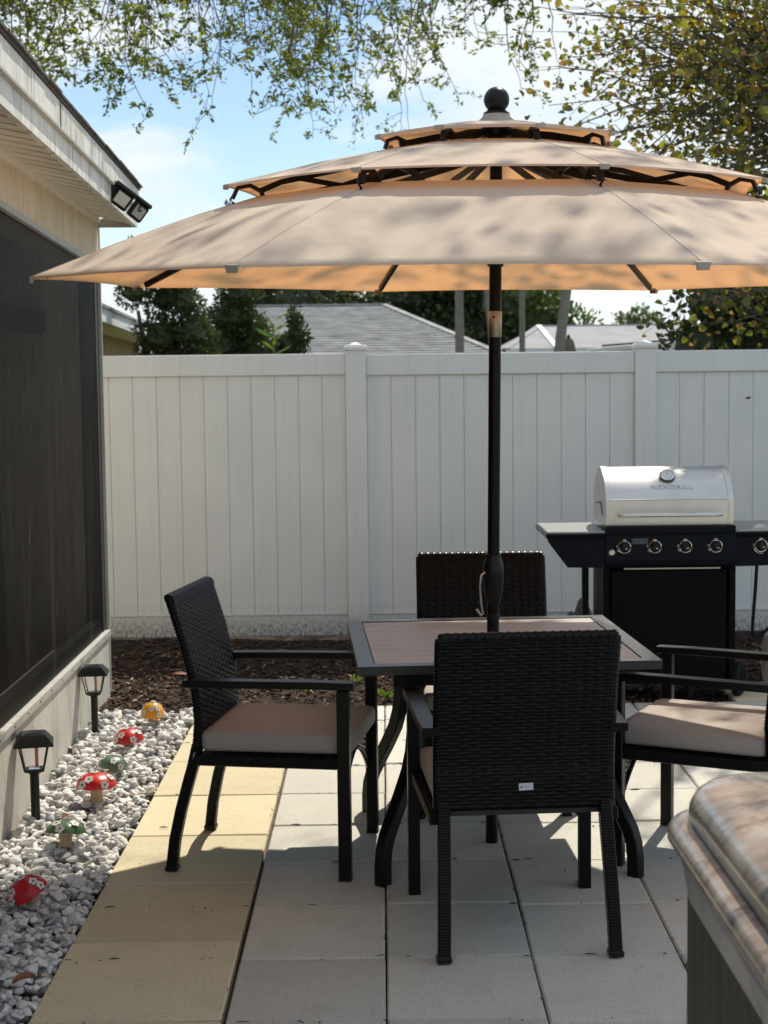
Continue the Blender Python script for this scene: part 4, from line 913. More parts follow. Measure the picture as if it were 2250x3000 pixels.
obj('rotisserie_wire', tube([(gx0 - 0.02, 0.18, 0.965), (gx0 - 0.001, 0.16, 0.972), (gx0 - 0.004, 0.10, 0.95), (gx0 - 0.003, 0.08, 0.91)], 0.003, 6), 'black_plastic', gr)
for k, yy in enumerate((0.05, 0.40)):
    wh = obj('wheel', lathe([(0.03, -0.02), (0.078, -0.02), (0.086, -0.012), (0.086, 0.012), (0.078, 0.02), (0.03, 0.02)], 28, Matrix.Translation((gx1 + 0.045, yy, 0.086)) @ Matrix.Rotation(R(62), 4, 'Z') @ Matrix.Rotation(PI / 2, 4, 'X')), 'rubber', gr)
    obj('wheel_hub', lathe([(0.001, -0.024), (0.05, -0.022), (0.055, 0.0), (0.05, 0.022), (0.001, 0.024)], 12, Matrix.Translation((gx1 + 0.045, yy, 0.086)) @ Matrix.Rotation(R(62), 4, 'Z') @ Matrix.Rotation(PI / 2, 4, 'X')), 'cabinet', wh)
for xx in (-0.27, 0.12): obj('caster_foot', box((xx, 0.03, 0.035), (0.03, 0.03, 0.08), 0.004), 'black_plastic', gr)
hs = [(gx1 + 0.125, 0.02, 0.66), (gx1 + 0.122, 0.03, 0.55), (gx1 + 0.118, 0.05, 0.42), (gx1 + 0.115, 0.06, 0.33), (gx1 + 0.122, 0.06, 0.292), (gx1 + 0.145, 0.06, 0.288), (gx1 + 0.17, 0.06, 0.31), (gx1 + 0.2, 0.06, 0.34)]
obj('gas_hose', tube(hs, 0.009, 10), 'rubber', gr)
tk = thing('propane_tank', 'off-white propane tank standing beside the grill', 'gas tank', (2.085, 7.95, -0.02))
obj('tank_body', lathe([(0.10, 0.0), (0.12, 0.03), (0.15, 0.06), (0.155, 0.10), (0.155, 0.24), (0.14, 0.29), (0.09, 0.325), (0.03, 0.34)], 28), 'tank', tk)
obj('tank_collar', lathe([(0.10, 0.315), (0.102, 0.40), (0.096, 0.40), (0.094, 0.315)], 24), 'tank', tk)
obj('valve', lathe([(0.02, 0.33), (0.022, 0.38), (0.012, 0.39), (0.03, 0.395), (0.03, 0.41), (0.001, 0.412)], 12), 'chrome', tk)
obj('foot_ring', lathe([(0.105, -0.02), (0.108, 0.02), (0.10, 0.03), (0.098, -0.02)], 20), 'tank', tk)
# crumpled grill cover
cv = MB(); nn = 26; vs = []
for j in range(nn + 1):
    for i in range(nn + 1):
        u, v = i / nn * 2 - 1, j / nn * 2 - 1; r = min(1.0, math.hypot(u, v)); h = (1 - r ** 2) ** 0.6 if r < 1 else 0
        h = h * (0.70 + 0.22 * math.sin(4 * u + 2 * v) + 0.13 * abs(math.sin(6 * u - 3 * v + 1)) + 0.05 * math.sin(13 * v + 5 * u))
        vs.append((u * 0.17 + 0.012 * math.sin(7 * v), v * 0.13, max(0, h) * 0.40))
cv.add(vs, [(j * (nn + 1) + i, j * (nn + 1) + i + 1, (j + 1) * (nn + 1) + i + 1, (j + 1) * (nn + 1) + i) for j in range(nn) for i in range(nn)])
cvo = thing('grill_cover', 'crumpled charcoal fabric cover heaped behind the table', 'cover', (1.04, 8.55, -0.02))
obj('fabric_heap', cv, 'cover', cvo, smooth=30)

# ------------------------------------------------------------------ hot tub
tub = thing('hot_tub', 'hot tub with glossy marbled brown shell and ribbed dark cabinet', 'hot tub', (1.52, 1.69, 0), (0, 0, R(0.4)))
HX = 1.0
def rrect(h, rc, n=8):
    out = []
    for sx, sy, a0 in ((1, 1, 0), (-1, 1, 90), (-1, -1, 180), (1, -1, 270)):
        for k in range(n + 1):
            a = R(a0 + 90 * k / n); out.append(((h - rc) * sx + rc * math.cos(a), (h - rc) * sy + rc * math.sin(a)))
    return out
def sweep(prof, rc0=0.09):
    mb = MB(); vs = []; m = None
    for d, z in prof:
        ring = rrect(HX + d, max(0.02, rc0 + d), 8); m = len(ring); vs += [(x, y, z) for x, y in ring]
    return mb.add(vs, [(i * m + k, i * m + (k + 1) % m, (i + 1) * m + (k + 1) % m, (i + 1) * m + k) for i in range(len(prof) - 1) for k in range(m)])
obj('shell_skirt', sweep([(-0.012, 0.71), (0.004, 0.712), (0.012, 0.76), (0.022, 0.80), (0.030, 0.806)]), 'marble', tub, smooth=50)
obj('shell_lip', sweep([(0.024, 0.804), (0.034, 0.808), (0.040, 0.818), (0.040, 0.832), (0.032, 0.845), (0.018, 0.852), (0.0, 0.855), (-0.012, 0.853)]), 'marble', tub, smooth=60)
obj('shell_top', sweep([(-0.012, 0.850), (0.004, 0.852), (0.012, 0.862), (0.010, 0.885), (0.0, 0.903), (-0.016, 0.914), (-0.04, 0.920), (-0.07, 0.918), (-0.10, 0.921), (-0.26, 0.915), (-0.30, 0.90), (-0.33, 0.86), (-0.36, 0.78), (-0.40, 0.62)], 0.13), 'marble', tub, smooth=60)
obj('basin_floor', box((0, 0, 0.60), (1.3, 1.3, 0.02)), 'marble', tub)
obj('cabinet_core', box((0, 0, 0.36), (1.955, 1.955, 0.70)), 'black_plastic', tub)
for k in range(4):
    n = 30
    for i in range(n):
        wdt = 1.96 / n; x = -0.98 + wdt * (i + .5)
        if k in (0, 3) or True:
            o = obj('cabinet_board', MB().merge(box((x, -0.985, 0.365), (wdt - 0.006, 0.02, 0.69), 0.005), Matrix.Rotation(PI / 2 * k, 4, 'Z')), 'spa_panel', tub, smooth=0)

# ------------------------------------------------------------------ solar path lights
def path_light():
    t = thing('path_light', 'black solar lantern stake close to the viewer, red tube inside', 'path light', (-1.279, 5.596, 0), (0, 0, R(12)), 'solar lantern stakes by the house wall')
    obj('stake', lathe([(0.001, -0.05), (0.0165, -0.03), (0.0165, 0.186), (0.020, 0.190)], 14), 'black_plastic', t)
    def sq(h, z): return [(-h, -h, z), (h, -h, z), (h, h, z), (-h, h, z)]
    def loft(levels):
        mb = MB(); vs = []
        for h, z in levels: vs += sq(h, z)
        n = len(levels); return mb.add(vs, [(i * 4 + k, i * 4 + (k + 1) % 4, (i + 1) * 4 + (k + 1) % 4, (i + 1) * 4 + k) for i in range(n - 1) for k in range(4)] + [(3, 2, 1, 0), tuple((n - 1) * 4 + k for k in range(4))])
    obj('base_cup', loft([(0.014, 0.186), (0.018, 0.191), (0.035, 0.201), (0.035, 0.206), (0.031, 0.207)]), 'black_plastic', t, smooth=0)
    obj('base_plate', loft([(0.020, 0.2075), (0.018, 0.213)]), 'chrome', t)
    g = obj('lantern_frame', MB(), 'black_plastic', t) if False else None
    for sx in (-1, 1):
        for sy in (-1, 1):
            obj('frame_bar', bar((sx * 0.034, sy * 0.033, 0.205), (sx * 0.052, sy * 0.052, 0.298), 0.0045, 0.0045, (sx, -sy, 0)), 'black_plastic', t)
    for k in range(4):
        mb = MB().add([(-0.031, -0.0325, 0.209), (0.031, -0.0325, 0.209), (0.050, -0.0515, 0.297), (-0.050, -0.0515, 0.297)], [(0, 1, 2, 3)]); mb.xf(Matrix.Rotation(PI / 2 * k, 4, 'Z'))
        obj('pane', mb, 'glass', t, smooth=0)
    obj('bulb_tube', lathe([(0.006, 0.213), (0.006, 0.294)], 10, Matrix.Translation((0.010, -0.004, 0))), 'candle', t)
    cp = obj('lantern_cap', loft([(0.045, 0.296), (0.071, 0.297), (0.071, 0.302), (0.054, 0.324), (0.043, 0.3365), (0.041, 0.338)]), 'black_plastic', t, smooth=0)
    obj('solar_panel', box((0, 0, 0.3395), (0.062, 0.062, 0.003), 0.001), 'solar', cp)
    return t
pl = path_light(); p2_ = copy_tree(pl); p2_.location = (-1.330, 7.055, 0); p2_.rotation_euler = (0, 0, R(5)); p2_.scale = (0.93,) * 3
p2_['label'] = 'black solar lantern stake nearer the fence, by the wall corner'

# ------------------------------------------------------------------ metal mushrooms
def mushroom(x, y, w, h, mat, label, tilt=(0, 0), stemh=None, fl=None):
    t = thing('mushroom_ornament', label, 'garden ornament', (x, y, 0.026), (R(tilt[0]), R(tilt[1]), 0.7 * len(label)), 'painted metal mushrooms in the gravel')
    sh = stemh if stemh is not None else 0.045; r = w / 2
    obj('stem', lathe([(0.020 * w / .11, 0), (0.016 * w / .11, sh * .4), (0.018 * w / .11, sh * .8), (0.024 * w / .11, sh + 0.012)], 12), 'stem', t)
    mb = MB(); nr, na = 9, 48; vs = []; prof = []
    for i in range(nr + 1):
        u = i / nr
        for k in range(na):
            a = 2 * PI * k / na; sc = 0.5 + 0.5 * math.cos(6 * a)
            rad = r * math.sin(u * PI / 2 * 0.98) * (1 + 0.06 * sc * u ** 4)
            z = sh + h * math.cos(u * PI / 2) ** 0.9 - 0.10 * h * u ** 4 * (1 - sc)
            vs.append((rad * math.cos(a), rad * math.sin(a), z))
    fs = [(i * na + k, i * na + (k + 1) % na, (i + 1) * na + (k + 1) % na, (i + 1) * na + k) for i in range(nr) for k in range(na)]
    cap = obj('cap', mb.add(vs, fs), mat, t, smooth=60)
    sites = [(0.05, 0.3)] + [(0.55, 0.4 + k * 2 * PI / 5) for k in range(5)] + [(0.84, 1.0 + k * 2 * PI / 4) for k in range(4)]
    for u, a in sites:
        a += 0.25 * math.sin(7 * a + 40 * x)
        th = u * PI / 2 * 0.98; pr_ = Vector((r * math.sin(th) * math.cos(a), r * math.sin(th) * math.sin(a), sh + h * math.cos(th)))
        nv = Vector((math.sin(th) * math.cos(a) / r, math.sin(th) * math.sin(a) / r, math.cos(th) / h)).normalized()
        Q = nv.to_track_quat('Z', 'Y').to_matrix().to_4x4(); fr = 0.0128 * w / .11; f = MB()
        for k in range(5):
            aa = 2 * PI * k / 5; c = Vector((math.cos(aa), math.sin(aa), 0)) * fr * 0.62; ring = []
            for j in range(8):
                b2 = 2 * PI * j / 8; ring.append((c.x + fr * 0.42 * math.cos(b2), c.y + fr * 0.42 * math.sin(b2), 0.0028 + 0.0004 * k))
            f.add(ring + [(p[0], p[1], 0.0002) for p in ring], [tuple(range(8))] + [(j, (j + 1) % 8, 8 + (j + 1) % 8, 8 + j) for j in range(8)])
        Tm = Matrix.Translation(pr_) @ Q
        fo = obj('flower', f.xf(Tm), 'petal', cap, smooth=0)
        eye = lathe([(fr * 0.22, 0.003), (fr * 0.2, 0.0056), (0.0005, 0.006)], 8, Tm); 
        eo = obj('flower_eye', eye, 'petal_eye', cap)
mushroom(-1.088, 7.185, 0.108, 0.062, 'cap_orange', 'orange mushroom ornament with white flowers by the mulch', (6, -4), 0.030)
mushroom(-1.117, 6.70, 0.132, 0.050, 'cap_red', 'dark red mushroom ornament just in front of the orange one', (-4, 3), 0.028)
mushroom(-1.111, 6.245, 0.118, 0.046, 'cap_pale_green', 'pale green mushroom ornament between the two standing red ones', (-8, 6), 0.022)
mushroom(-1.095, 5.80, 0.148, 0.048, 'cap_bright_red', 'bright red mushroom ornament standing upright on a visible tan stem', (2, 0), 0.062)
mushroom(-1.096, 5.22, 0.140, 0.044, 'cap_green', 'leaf green mushroom ornament tilted on its stem near the stake lantern', (-6, -16), 0.048)
mushroom(-1.080, 4.66, 0.122, 0.050, 'cap_red', 'deep red mushroom ornament leaning over, where the shade begins', (8, -26), 0.036)
def dead_leaf(name, loc, rot, L, w, label):
    t = thing(name, label, 'leaf', loc, rot); vs = []; n = 8
    for i in range(n + 1):
        u = i / n; ww = w * math.sin(PI * u) ** 0.8 * 0.5
        for s in (-1, -.5, 0, .5, 1): vs.append((L * (u - .5), s * ww, 0.012 * abs(s) ** 1.5 + 0.01 * math.sin(3 * u)))
    obj('blade', MB().add(vs, [(i * 5 + k, i * 5 + k + 1, (i + 1) * 5 + k + 1, (i + 1) * 5 + k) for i in range(n) for k in range(4)]), 'dead_leaf', t, smooth=60)
dead_leaf('fallen_leaf', (-0.955, 3.99, 0.038), (0.25, -0.1, 0.35), 0.062, 0.026, 'curled rusty brown leaf on shaded gravel beside the tan slabs')
dead_leaf('fallen_leaf', (-1.165, 5.55, 0.03), (0.2, 0.1, 1.3), 0.045, 0.02, 'brown leaf between the bright red mushroom and the green one')
dead_leaf('fallen_leaf', (-1.17, 6.02, 0.03), (0.2, -0.2, 0.2), 0.05, 0.022, 'brown leaf behind the bright red mushroom')
dead_leaf('fallen_leaf', (-1.10, 8.35, 0.012), (0.1, 0.1, 0.1), 0.13, 0.05, 'broad pale brown leaf lying on the mulch by the house corner')

# ------------------------------------------------------------------ plants
def leaves_np(P, D, L, W, fold=0.25, rng=RNG):
    """leaf blades: base points P, directions D, lengths L, widths W -> 6 verts, 4 triangles each"""
    n = len(P); D = D / np.linalg.norm(D, axis=1, keepdims=True)
    rnd = rng.normal(size=(n, 3)); U = np.cross(D, rnd); U /= np.linalg.norm(U, axis=1, keepdims=True); N = np.cross(U, D)
    L = L[:, None]; Wd = W[:, None]
    mid = P + D * L * 0.5 - N * L * 0.06
    V = np.stack([P, P + D * L * 0.3 + U * Wd * .42 + N * Wd * fold, P + D * L * 0.68 + U * Wd * .42 + N * Wd * fold, P + D * L, P + D * L * 0.68 - U * Wd * .42 + N * Wd * fold, P + D * L * 0.3 - U * Wd * .42 + N * Wd * fold], axis=1)
    f = np.array([(0, 1, 2, 3), (0, 3, 4, 5)]); F = (np.arange(n)[:, None, None] * 6 + f[None]).reshape(-1, 4)
    return V, F
def add_leaf_parts(V, idx, mat, parent):
    for i in idx:
        v = V[i]; c = v[0]; me = fast_mesh('leaf', v - c, np.array([(0, 1, 2, 3), (0, 3, 4, 5)]), mat)
        o = bpy.data.objects.new('leaf', me); o.location = c; C.objects.link(o); o.parent = parent; o.matrix_parent_inverse = WM[parent.name].inverted()
def crown_with_leaves(tree, V, mat, visible, name='crown'):
    """300 of the leaves nearest the viewer as parts, the others as one crown"""
    order = np.argsort(V[:, 0, 1] + np.where(visible, 0, 1000)); pick = order[:300]; keep = np.ones(len(V), bool); keep[pick] = False
    W_ = V[keep]; n = len(W_); f = np.array([(0, 1, 2, 3), (0, 3, 4, 5)]); F = (np.arange(n)[:, None, None] * 6 + f[None]).reshape(-1, 4)
    tag(obj(name, fast_mesh(name, W_.reshape(-1, 3), F, mat), None, tree, True), kind='stuff')
    add_leaf_parts(V, pick, mat, tree)

# --- live oak: trunk out of view by the house, limbs overhead, drooping leafy twigs
oak = thing('oak_tree', 'leafy oak boughs hanging down over the fence from above', 'tree', (-8.10, 18.60, -0.07))
obj('trunk', tube([(-8.10, 18.60, -0.10), (-8.02, 18.45, 1.00), (-7.80, 18.15, 3.10), (-7.20, 17.55, 5.05)], [0.36, 0.31, 0.27, 0.22], 12), 'twig', oak, True)
limbs = []
def limb(pts, r0, r1):
    pts = [Vector(p) for p in pts]; out = []
    for i in range(len(pts) - 1):
        for t in (0, .25, .5, .75): 
            p0 = pts[max(i - 1, 0)]; p1 = pts[i]; p2 = pts[i + 1]; p3 = pts[min(i + 2, len(pts) - 1)]
            out.append(0.5 * ((2 * p1) + (p2 - p0) * t + (2 * p0 - 5 * p1 + 4 * p2 - p3) * t * t + (3 * p1 - p0 - 3 * p2 + p3) * t ** 3))
    out.append(pts[-1]); n = len(out)
    obj('limb', tube(out, [r0 + (r1 - r0) * i / (n - 1) for i in range(n)], 8), 'twig', oak, True); limbs.append(out)
limb([(-7.20, 17.55, 5.05), (-5.10, 16.35, 6.25), (-2.70, 15.30, 6.32), (-0.60, 14.55, 6.03), (1.05, 14.25, 5.72), (1.95, 13.95, 5.43)], 0.13, 0.015)
limb([(-7.20, 17.55, 5.05), (-5.40, 15.30, 5.80), (-3.75, 13.95, 5.57), (-2.25, 13.35, 5.43), (-0.75, 13.20, 5.50), (0.45, 13.05, 5.57)], 0.10, 0.015)
limb([(-2.70, 15.30, 6.32), (-1.50, 16.80, 6.55), (0.00, 17.40, 6.40), (1.50, 17.70, 6.10)], 0.06, 0.012)
limb([(-7.20, 17.55, 5.05), (-5.85, 18.00, 6.70), (-3.30, 18.60, 7.15), (-0.90, 18.90, 7.00)], 0.10, 0.02)
ENV_X = [-2.6, -2.25, -1.9, -1.65, -1.45, -1.25, -1.02, -0.85, -0.6, -0.33, -0.1, 0.15, 0.45, 0.7, 0.88, 1.1]
ENV_Z = [3.35, 3.40, 3.15, 3.12, 3.32, 3.22, 3.06, 3.38, 3.30, 2.92, 3.02, 3.20, 3.26, 3.30, 3.36, 4.4]
def env(x, y):
    return float(np.interp(x / y * 9.5, ENV_X, ENV_Z))
LP, LD, LL = [], [], []; twigs = MB(); rr = random.Random(5)
for it in range(265):
    lb = limbs[rr.choices((0, 1, 2, 3), (5, 4, 2, 1))[0]]; p = Vector(rr.choice(lb)); p += Vector((rr.uniform(-.5, .5), rr.uniform(-.7, .7), rr.uniform(-.15, .4)))
    if p.x / p.y > 0.1: continue
    zl_ = env(p.x, p.y); zl_ = 1.6 + (zl_ - 1.6) * p.y / 9.5
    drop = max(0.2, (p.z - zl_) * min(1.03, rr.random() ** 0.65 * 1.08))
    Lt = drop * rr.uniform(0.98, 1.12) + 0.06; n = max(5, int(Lt / 0.09)); pts = [p.copy()]; d = Vector((rr.uniform(-1, 1), rr.uniform(-1, 1), -0.15)).normalized()
    for k in range(n):
        d = (d + Vector((rr.gauss(0, .2), rr.gauss(0, .2), -0.17))).normalized(); pts.append(pts[-1] + d * (Lt / n))
    tube(pts, [0.012 - 0.0095 * i / n for i in range(n + 1)], 5, twigs, caps=False)
    bare = rr.random() < 0.25
    for k in range(1, n + 1):
        c_ = math.sin(3.1 * pts[k].x + 1.7 * pts[k].z + 2.0) + math.sin(2.3 * pts[k].z - 1.9 * pts[k].y + it * 0.7)
        if c_ < (0.6 if bare else -0.35) and k < n: continue
        side = Vector((rr.gauss(0, 1), rr.gauss(0, 1), rr.gauss(-.25, .5))).normalized(); sl_ = rr.uniform(0.10, 0.42); q0 = pts[k]; q1 = q0 + side * sl_ + Vector((0, 0, -0.25 * sl_)); qm = q0.lerp(q1, .5) + Vector((0, 0, .12 * sl_))
        tube([q0, qm, q1], [0.0042, 0.003, 0.0015], 3, twigs, caps=False)
        for j in range(rr.randint(12, 26)):
            f = rr.uniform(0.25, 1.05); f = 1 - (1 - f) ** 1.3 if f < 1 else f
            b_ = (q0.lerp(qm, 2 * f) if f < .5 else qm.lerp(q1, 2 * f - 1)) + Vector((rr.gauss(0, .018), rr.gauss(0, .018), rr.gauss(0, .018)))
            LP.append(b_); LD.append((side * 0.9 + Vector((rr.gauss(0, .7), rr.gauss(0, .7), rr.gauss(.05, .55))))); LL.append(rr.uniform(0.03, 0.075) * (0.7 if rr.random() < .3 else 1))
obj('twig', twigs, 'twig', oak, True, smooth=0)
LP = np.array([tuple(p) for p in LP]); LD = np.array([tuple(p) for p in LD]); LL = np.array(LL)
V, F = leaves_np(LP, LD, LL, LL * 0.46)
vis = (V[:, 0, 2] < 1.6 + 0.235 * V[:, 0, 1]) & (V[:, 0, 0] > -0.235 * V[:, 0, 1])
crown_with_leaves(oak, V, 'oak_leaf', vis)

# --- broad leaved tree behind the fence, yellowing
bt = thing('broadleaf_tree', 'tall tree with yellowing broad leaves rising behind the fence', 'tree', (4.1, 12.6, -0.07))
obj('trunk', tube([(4.1, 12.6, -0.1), (4.0, 12.5, 1.5), (3.8, 12.4, 3.2), (3.6, 12.3, 5.2), (3.4, 12.2, 7.4)], [0.20, 0.17, 0.14, 0.10, 0.04], 12), 'twig', bt, True)
rr = random.Random(21); LP, LD, LL = [], [], []; twigs = MB()
cen = Vector((3.45, 12.0, 6.2)); rad = Vector((2.45, 2.3, 4.7))
def inside(p): return ((p.x - cen.x) / rad.x) ** 2 + ((p.y - cen.y) / rad.y) ** 2 + ((p.z - cen.z) / rad.z) ** 2 < 1
nb_ = 0; tries = 0
def sunspot(p, z): t = (p.z - z) / SUN.z; return p.x - SUN.x * t, p.y - SUN.y * t
def open_sky(p):
    """places kept bare: where boughs would darken the sunny end of the patio and the gravel"""
    gx, gy = sunspot(p, 0.0)
    return -1.6 < gx < 0.95 + 0.15 * math.sin(3 * gy) and 5.2 < gy < 9.0 or (0.5 < gx < 1.8 and 4.5 < gy < 6.6 and math.sin(9 * gx + 3 * gy) > -0.45)
def bough(tr, p, nl, spread, big):
    pts = [tr.lerp(p, t) + Vector((0, 0, 0.12 * (p - tr).length * math.sin(PI * t))) + Vector((rr.gauss(0, .05), rr.gauss(0, .05), rr.gauss(0, .05))) * (1 if 0 < t < 1 else 0) for t in [i / 7 for i in range(8)]]
    cut = next((i for i, q_ in enumerate(pts) if i > 1 and open_sky(q_)), 8)
    tube(pts[:cut], [0.016 - 0.013 * i / 7 for i in range(8)][:cut], 5, twigs, caps=False)
    for k in range(nl):
        q0 = pts[rr.choice((4, 5, 6, 7, 7))] + Vector((rr.gauss(0, spread), rr.gauss(0, spread), rr.gauss(0, spread * .8)))
        if open_sky(q0) and rr.random() < 0.985: continue
        if k % 8 == 0: tube([pts[6], pts[6].lerp(q0, .5) + Vector((0, 0, .03)), q0], [0.004, 0.003, 0.0015], 3, twigs, caps=False)
        LP.append(q0); LD.append(Vector((rr.gauss(0, 1), rr.gauss(0, 1), rr.gauss(-.5, .6)))); LL.append(rr.choice((rr.uniform(0.035, 0.07), rr.uniform(0.055, 0.105))) * big)
trunk_at = lambda z: Vector((float(np.interp(z, [1.2, 3.2, 5.2, 7.4], [4.0, 3.8, 3.6, 3.4])), 12.4, z))
while nb_ < 225 and tries < 6000:
    tries += 1
    p = Vector((rr.uniform(1.0, 5.9), rr.uniform(9.9, 14.3), rr.uniform(1.8, 10.0)))
    if not inside(p) or (p.y < 10.2 and p.z < 2.6): continue
    if p.z > 4.9 and rr.random() < 0.6: continue
    if open_sky(p): continue
    nb_ += 1; bough(trunk_at(max(1.2, min(7.2, p.z - rr.uniform(0.3, 1.6)))), p, rr.randint(30, 54), 0.22, 1.0)
for it in range(80):
    p = Vector((rr.uniform(1.15, 2.9), rr.uniform(11.7, 13.2), rr.uniform(2.95, 4.8)))
    if p.x < 1.15 + 0.35 * (p.z - 3.6) ** 2: continue
    bough(trunk_at(rr.uniform(2.4, 4.0)), p, rr.randint(26, 46), 0.20, 0.85)
# high boughs that reach out over the umbrella and dapple it
for it in range(145):
    u, v, zz = rr.uniform(-1.6, 2.0), rr.uniform(-1.5, 1.9), rr.uniform(6.6, 9.2)
    t = (zz - 2.1) / SUN.z; p = Vector((0.5 + u + SUN.x * t, 5.3 + v + SUN.y * t, zz))
    if math.sin(2.3 * u + 1.1 * v + 0.6) + 0.7 * math.sin(1.9 * v - 2.7 * u) > 0.30 or open_sky(p): continue
    bough(trunk_at(max(4.5, zz - 2.2)), p, rr.randint(20, 40), 0.20, 1.2)
obj('branch', twigs, 'twig', bt, True, smooth=0)
LP = np.array([tuple(p) for p in LP]); LD = np.array([tuple(p) for p in LD]); LL = np.array(LL)
V, F = leaves_np(LP, LD, LL, LL * 0.75)
vis = (V[:, 0, 2] < 1.6 + 0.235 * V[:, 0, 1]) & (V[:, 0, 0] < 0.235 * V[:, 0, 1]) & (V[:, 0, 2] > 1.75)
crown_with_leaves(bt, V, 'broad_leaf', vis)

def blob_tree(name, label, cat, base_, lobes, n, size, mat, trunk_r=0.1, group=None, up_=0.2, elong=0.5):
    t = thing(name, label, cat, base_, (0, 0, 0), group); rr = np.random.default_rng(int(abs(base_[0] * 97 + base_[1] * 31)) + 5)
    topz = max(l[2] for l in lobes); lb = lobes[0]
    obj('trunk', tube([base_, ((base_[0] + lb[0]) / 2, base_[1], topz * 0.4), (lb[0], lb[1], topz * 0.8)], [trunk_r, trunk_r * .7, trunk_r * .25], 8), 'twig', t, True)
    tot = sum(l[3] * l[4] for l in lobes); P = []; D = []
    for (x, y, z, rx, rz) in lobes:
        k = int(n * rx * rz / tot); d = rr.normal(size=(k, 3)); d /= np.linalg.norm(d, axis=1, keepdims=True); rad_ = rr.uniform(0.55, 1.08, (k, 1)) ** 0.6
        bumps = 1 + 0.18 * np.sin(5 * d[:, :1] + 7 * d[:, 2:3] + x) + 0.12 * np.sin(11 * d[:, 1:2] - 6 * d[:, 2:3] + y)
        P.append(np.array([x, y, z]) + d * rad_ * bumps * np.array([rx, rx, rz])); D.append(d + np.array([0, 0, up_]) + rr.normal(size=(k, 3)) * 0.5)
    cb = MB()
    for (x, y, z, rx, rz) in lobes:
        lathe([(rx * .66 * math.cos(a) * (1 + .1 * math.sin(5 * a + x)), rz * .66 * math.sin(a)) for a in [R(q_) for q_ in range(-85, 90, 17)]], 9, Matrix.Translation((x, y, z)), cb)
    obj('inner_foliage', cb, mat, t, True)
    P = np.vstack(P); D = np.vstack(D); L = rr.uniform(0.6, 1.3, len(P)) * size
    V, F = leaves_np(P, D, L, L * elong, rng=rr)
    tag(obj('crown', fast_mesh('crown', V.reshape(-1, 3), F, mat), None, t, True), kind='stuff'); return t
def lobes_column(x, y, z0, z1, w, n, seed, lean=0.0):
    r = random.Random(seed); out = []
    for i in range(n):
        f = i / (n - 1); ww = w * (1.05 - 0.62 * f) * r.uniform(0.75, 1.1)
        out.append((x + lean * f + r.uniform(-.35, .35) * w, y + r.uniform(-.3, .3) * w, z0 + (z1 - z0) * f, ww, ww * 0.85))
    return out
G = 'juniper trees behind the fence'
blob_tree('juniper_tree', 'lumpy dark juniper with sky showing through, beside the low white eave', 'tree', (-3.1, 22.5, 0), [(-3.45, 22.4, 3.25, .30, .30), (-2.95, 22.5, 3.2, .30, .32), (-3.5, 22.4, 2.85, .24, .20), (-3.1, 22.6, 2.75, .26, .24), (-2.80, 22.5, 2.72, .24, .30), (-2.70, 22.5, 2.25, .32, .34), (-3.15, 22.5, 2.2, .36, .36), (-2.6, 22.4, 1.8, .42, .4), (-3.1, 22.5, 1.6, .5, .5)], 15000, 0.055, 'juniper', 0.10, G)
blob_tree('juniper_tree', 'tall dark juniper in front of the grey roof ridge end', 'tree', (-2.2, 24, 0), [(-2.18, 24, 3.9, .24, .34), (-2.22, 24, 3.35, .26, .34), (-2.15, 24, 2.9, .30, .28), (-2.3, 24, 2.55, .36, .32), (-2.0, 24.1, 2.35, .32, .3), (-2.45, 23.9, 2.1, .34, .34), (-1.95, 24, 1.95, .36, .4), (-2.3, 24, 1.5, .5, .5), (-1.7, 24, 1.75, .3, .35)], 15000, 0.055, 'juniper', 0.10, G)
blob_tree('juniper_tree', 'small juniper with a pointed top against the grey roof', 'tree', (-1.2, 20, 0), [(-1.10, 20, 2.36, .10, .16), (-1.06, 20, 2.15, .14, .15), (-1.18, 20, 2.02, .18, .15), (-1.34, 20, 1.98, .12, .14), (-1.3, 20, 1.75, .22, .2), (-1.05, 20, 1.78, .17, .2), (-1.2, 20, 1.4, .3, .3)], 7000, 0.042, 'juniper', 0.06, G)
sp = thing('young_shoot', 'pale green long-leaved shoot in front of the small juniper', 'plant', (-1.27, 18.5, 0))
obj('stalk', tube([(-1.27, 18.5, 0), (-1.27, 18.5, 2.25)], 0.012, 6), 'weed', sp, True)
P = np.array([(-1.27, 18.5, 1.9 + 0.05 * i) for i in range(9)]); D = np.array([(math.cos(i * 2.4), math.sin(i * 2.4), .5) for i in range(9)]); L = np.full(9, 0.24)
V, F = leaves_np(P, D, L, L * .22); obj('leaf_tuft', fast_mesh('leaf_tuft', V.reshape(-1, 3), F, 'weed'), None, sp, True)

G = 'dark trees far beyond the roofs'
rt_ = random.Random(4)
for i, (x, y, h, w, lab) in enumerate(((-5.2, 66, 6.2, 2.6, 'dense dark tree beyond the grey roof, behind its left end of ridge'), (-1.4, 68, 6.0, 2.7, 'dense dark tree beyond the grey roof, above the middle of its ridge'), (2.2, 64, 6.4, 2.6, 'dense dark tree beyond the dip between the two roofs'), (5.6, 66, 6.3, 2.4, 'mid green tree beyond the pale roof, behind the leaning trunk'))):
    lob = [(x + rt_.uniform(-.5, .5) * w * 1.6, y + rt_.uniform(-1, 1), 1.4 + k * (h - 2.2) / 9, w * rt_.uniform(.55, .8), w * .55) for k in range(10)]
    blob_tree('shade_tree', lab, 'tree', (x, y, 0), lob, 9000, 0.26, 'far_leaf' if i < 3 else 'light_leaf', 0.25, G, elong=0.6)
blob_tree('shade_tree', 'hazy pale round tree far off above the pale roof', 'tree', (13.6, 84, 0), [(13.6, 84, 4.0, 1.2, 1.1), (12.4, 84, 3.4, .9, .8), (14.9, 84, 3.4, 1.0, .9)], 3500, 0.22, 'light_leaf', 0.2, G)
